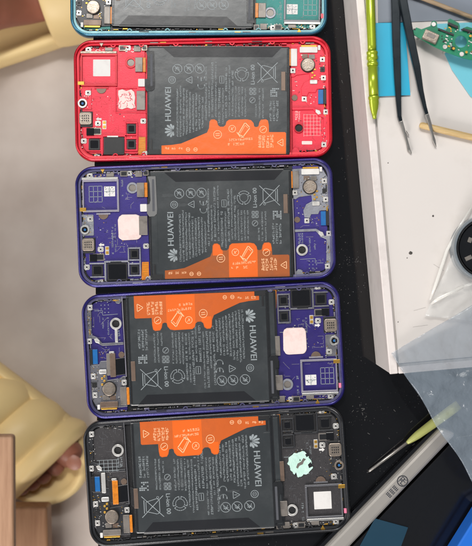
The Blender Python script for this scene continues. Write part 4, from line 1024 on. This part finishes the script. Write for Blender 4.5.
pe = skin_body('person', V_, RR, E, skin); tag(pe, 'seated person at the left, only bare feet in cream slides in view', 'person')
tv = [Vector((-.62, -.02, .03))]; 
# trousers over the upper legs, all outside the picture
tV = [V_[0]+Vector((0, 0, .004))]; tR = [(.125, .115)]; tE = []
for off in (1, 1+6+4+20):
    pass
def trousers():
    vs = [V_[0]]; rs = [(.128, .118)]; es = []
    starts = [i for (a, i) in E if a == 0]
    for st in starts:
        pr_ = 0
        for k_, r in zip(range(3), (.090, .080, .066)):
            vs.append(V_[st+k_]); rs.append((r, r)); es.append((pr_, len(vs)-1)); pr_ = len(vs)-1
        vs.append(V_[st+2].lerp(V_[st+4], .25)); rs.append((.066, .066)); es.append((pr_, len(vs)-1))
    o = skin_body('trousers', vs, rs, es, mat('navy_cloth', (40, 44, 58), .85, 0, .15, 300, .4, 2000)); o.parent = pe
trousers()
# toe nails of the visible foot
mb = MB(lambda x, y, z: Vector((x, y, z)))
org, d_, s_, L0 = SB
c = org+Vector((0, 0, .026))+d_*L0*.925+s_*(.0235)+Vector((0, 0, .0262)); pts = []
for k_, zz in ((1, 0), (.7, .0012)): pts += [tuple(c+d_*(.0085*k_*math.cos(R(t)))+s_*(.0075*k_*math.sin(R(t)))+Vector((0, 0, zz))) for t in range(0, 360, 30)]
mb.add(pts, [[i, (i+1) % 12, 12+(i+1) % 12, 12+i] for i in range(12)]+[list(range(12, 24))], True)
o = mb.build('toenail', mat('toenail', (164, 112, 94), .4)); o.parent = pe

st = thing('wooden_stool', W(-20, 520, FZ), 0, 'pale wooden stool with board seat and lower rail in the bottom left corner', 'stool')
wm = wood('stool_wood', (148, 110, 82), (186, 148, 118), 160, 'Y'); wm2 = wood('stool_rail_wood', (146, 104, 72), (178, 136, 100), 160, 'Y')
def sprt(P, z0, z1, name, m, bev=.003):
    o = wprism(P, z0, z1, name, m, None, bev); o.parent = st; o.matrix_parent_inverse = Matrix.Translation(st.location).inverted()
sprt([(-240, 436), (13, 435.5), (14.5, 690), (-240, 690)], -.237, -.225, 'seat', wm, .003)
sprt([(-180, 507), (47, 507), (50, 650), (-180, 650)], -.385, -.36, 'lower_shelf', wm2, .003)
for x, y in ((-185, 470), (-185, 610), (-70, 470), (-70, 610)):
    q = W(x, y, -.24); mb = MB(lambda x, y, z: Vector((x, y, z)))
    for z0, z1 in ((FZ, -.256),): mb.box(q.x-.02, q.y-.02, q.x+.015, q.y+.015, z0, z1)
    o = mb.build('leg', wm2); o.parent = st; o.matrix_parent_inverse = Matrix.Translation(st.location).inverted()
    bm = bmesh.new(); bm.from_mesh(o.data); bmesh.ops.recalc_face_normals(bm, faces=bm.faces); bm.to_mesh(o.data); bm.free()

# ------------------------------------------------------------------ light, world, camera
sc = bpy.context.scene
w = bpy.data.worlds.new('World'); sc.world = w; w.use_nodes = True
bg = w.node_tree.nodes['Background']; bg.inputs[0].default_value = (.82, .9, 1, 1); bg.inputs[1].default_value = .22
def area(name, loc, tgt, sx, sy, power, colr):
    l = bpy.data.lights.new(name, 'AREA'); l.shape = 'RECTANGLE'; l.size = sx; l.size_y = sy; l.energy = power; l.color = colr
    o = bpy.data.objects.new(name, l); C.objects.link(o); o.location = loc
    o.rotation_euler = (Vector(tgt)-Vector(loc)).to_track_quat('-Z', 'Y').to_euler(); return o
area('window_light', (-.05, 1.04, 1.75), (0, 0, 0), 1.2, .68, 25, (1, .98, .95))
area('ceiling_lamp', (-.25, .75, 1.3), (0.05, 0, 0), .14, .14, 7, (1, .97, .92))
area('side_fill', (-1.7, -.25, .75), (0, 0, -.1), .9, .9, 17, (1, .96, .93))  # added fill lamp from the left, brightens the box wall
area('floor_fill', (-.35, -1.1, .6), (-.3, -.08, -.45), .5, .5, 18, (1, .94, .91))  # added low fill lamp, lifts the floor on the left
cam = bpy.data.cameras.new('camera'); co = bpy.data.objects.new('camera', cam); C.objects.link(co); sc.camera = co
co.location = (0, 0, H); co.rotation_euler = (0, 0, 0)
cam.sensor_fit = 'VERTICAL'; cam.sensor_height = 24; cam.lens = 24*H/(546*S); cam.clip_start = .01; cam.clip_end = 50
cam.dof.use_dof = True; cam.dof.focus_distance = H-.006; cam.dof.aperture_fstop = 15
sc.view_settings.view_transform = 'Standard'; sc.view_settings.look = 'None'; sc.view_settings.exposure = -.2; sc.view_settings.gamma = 1
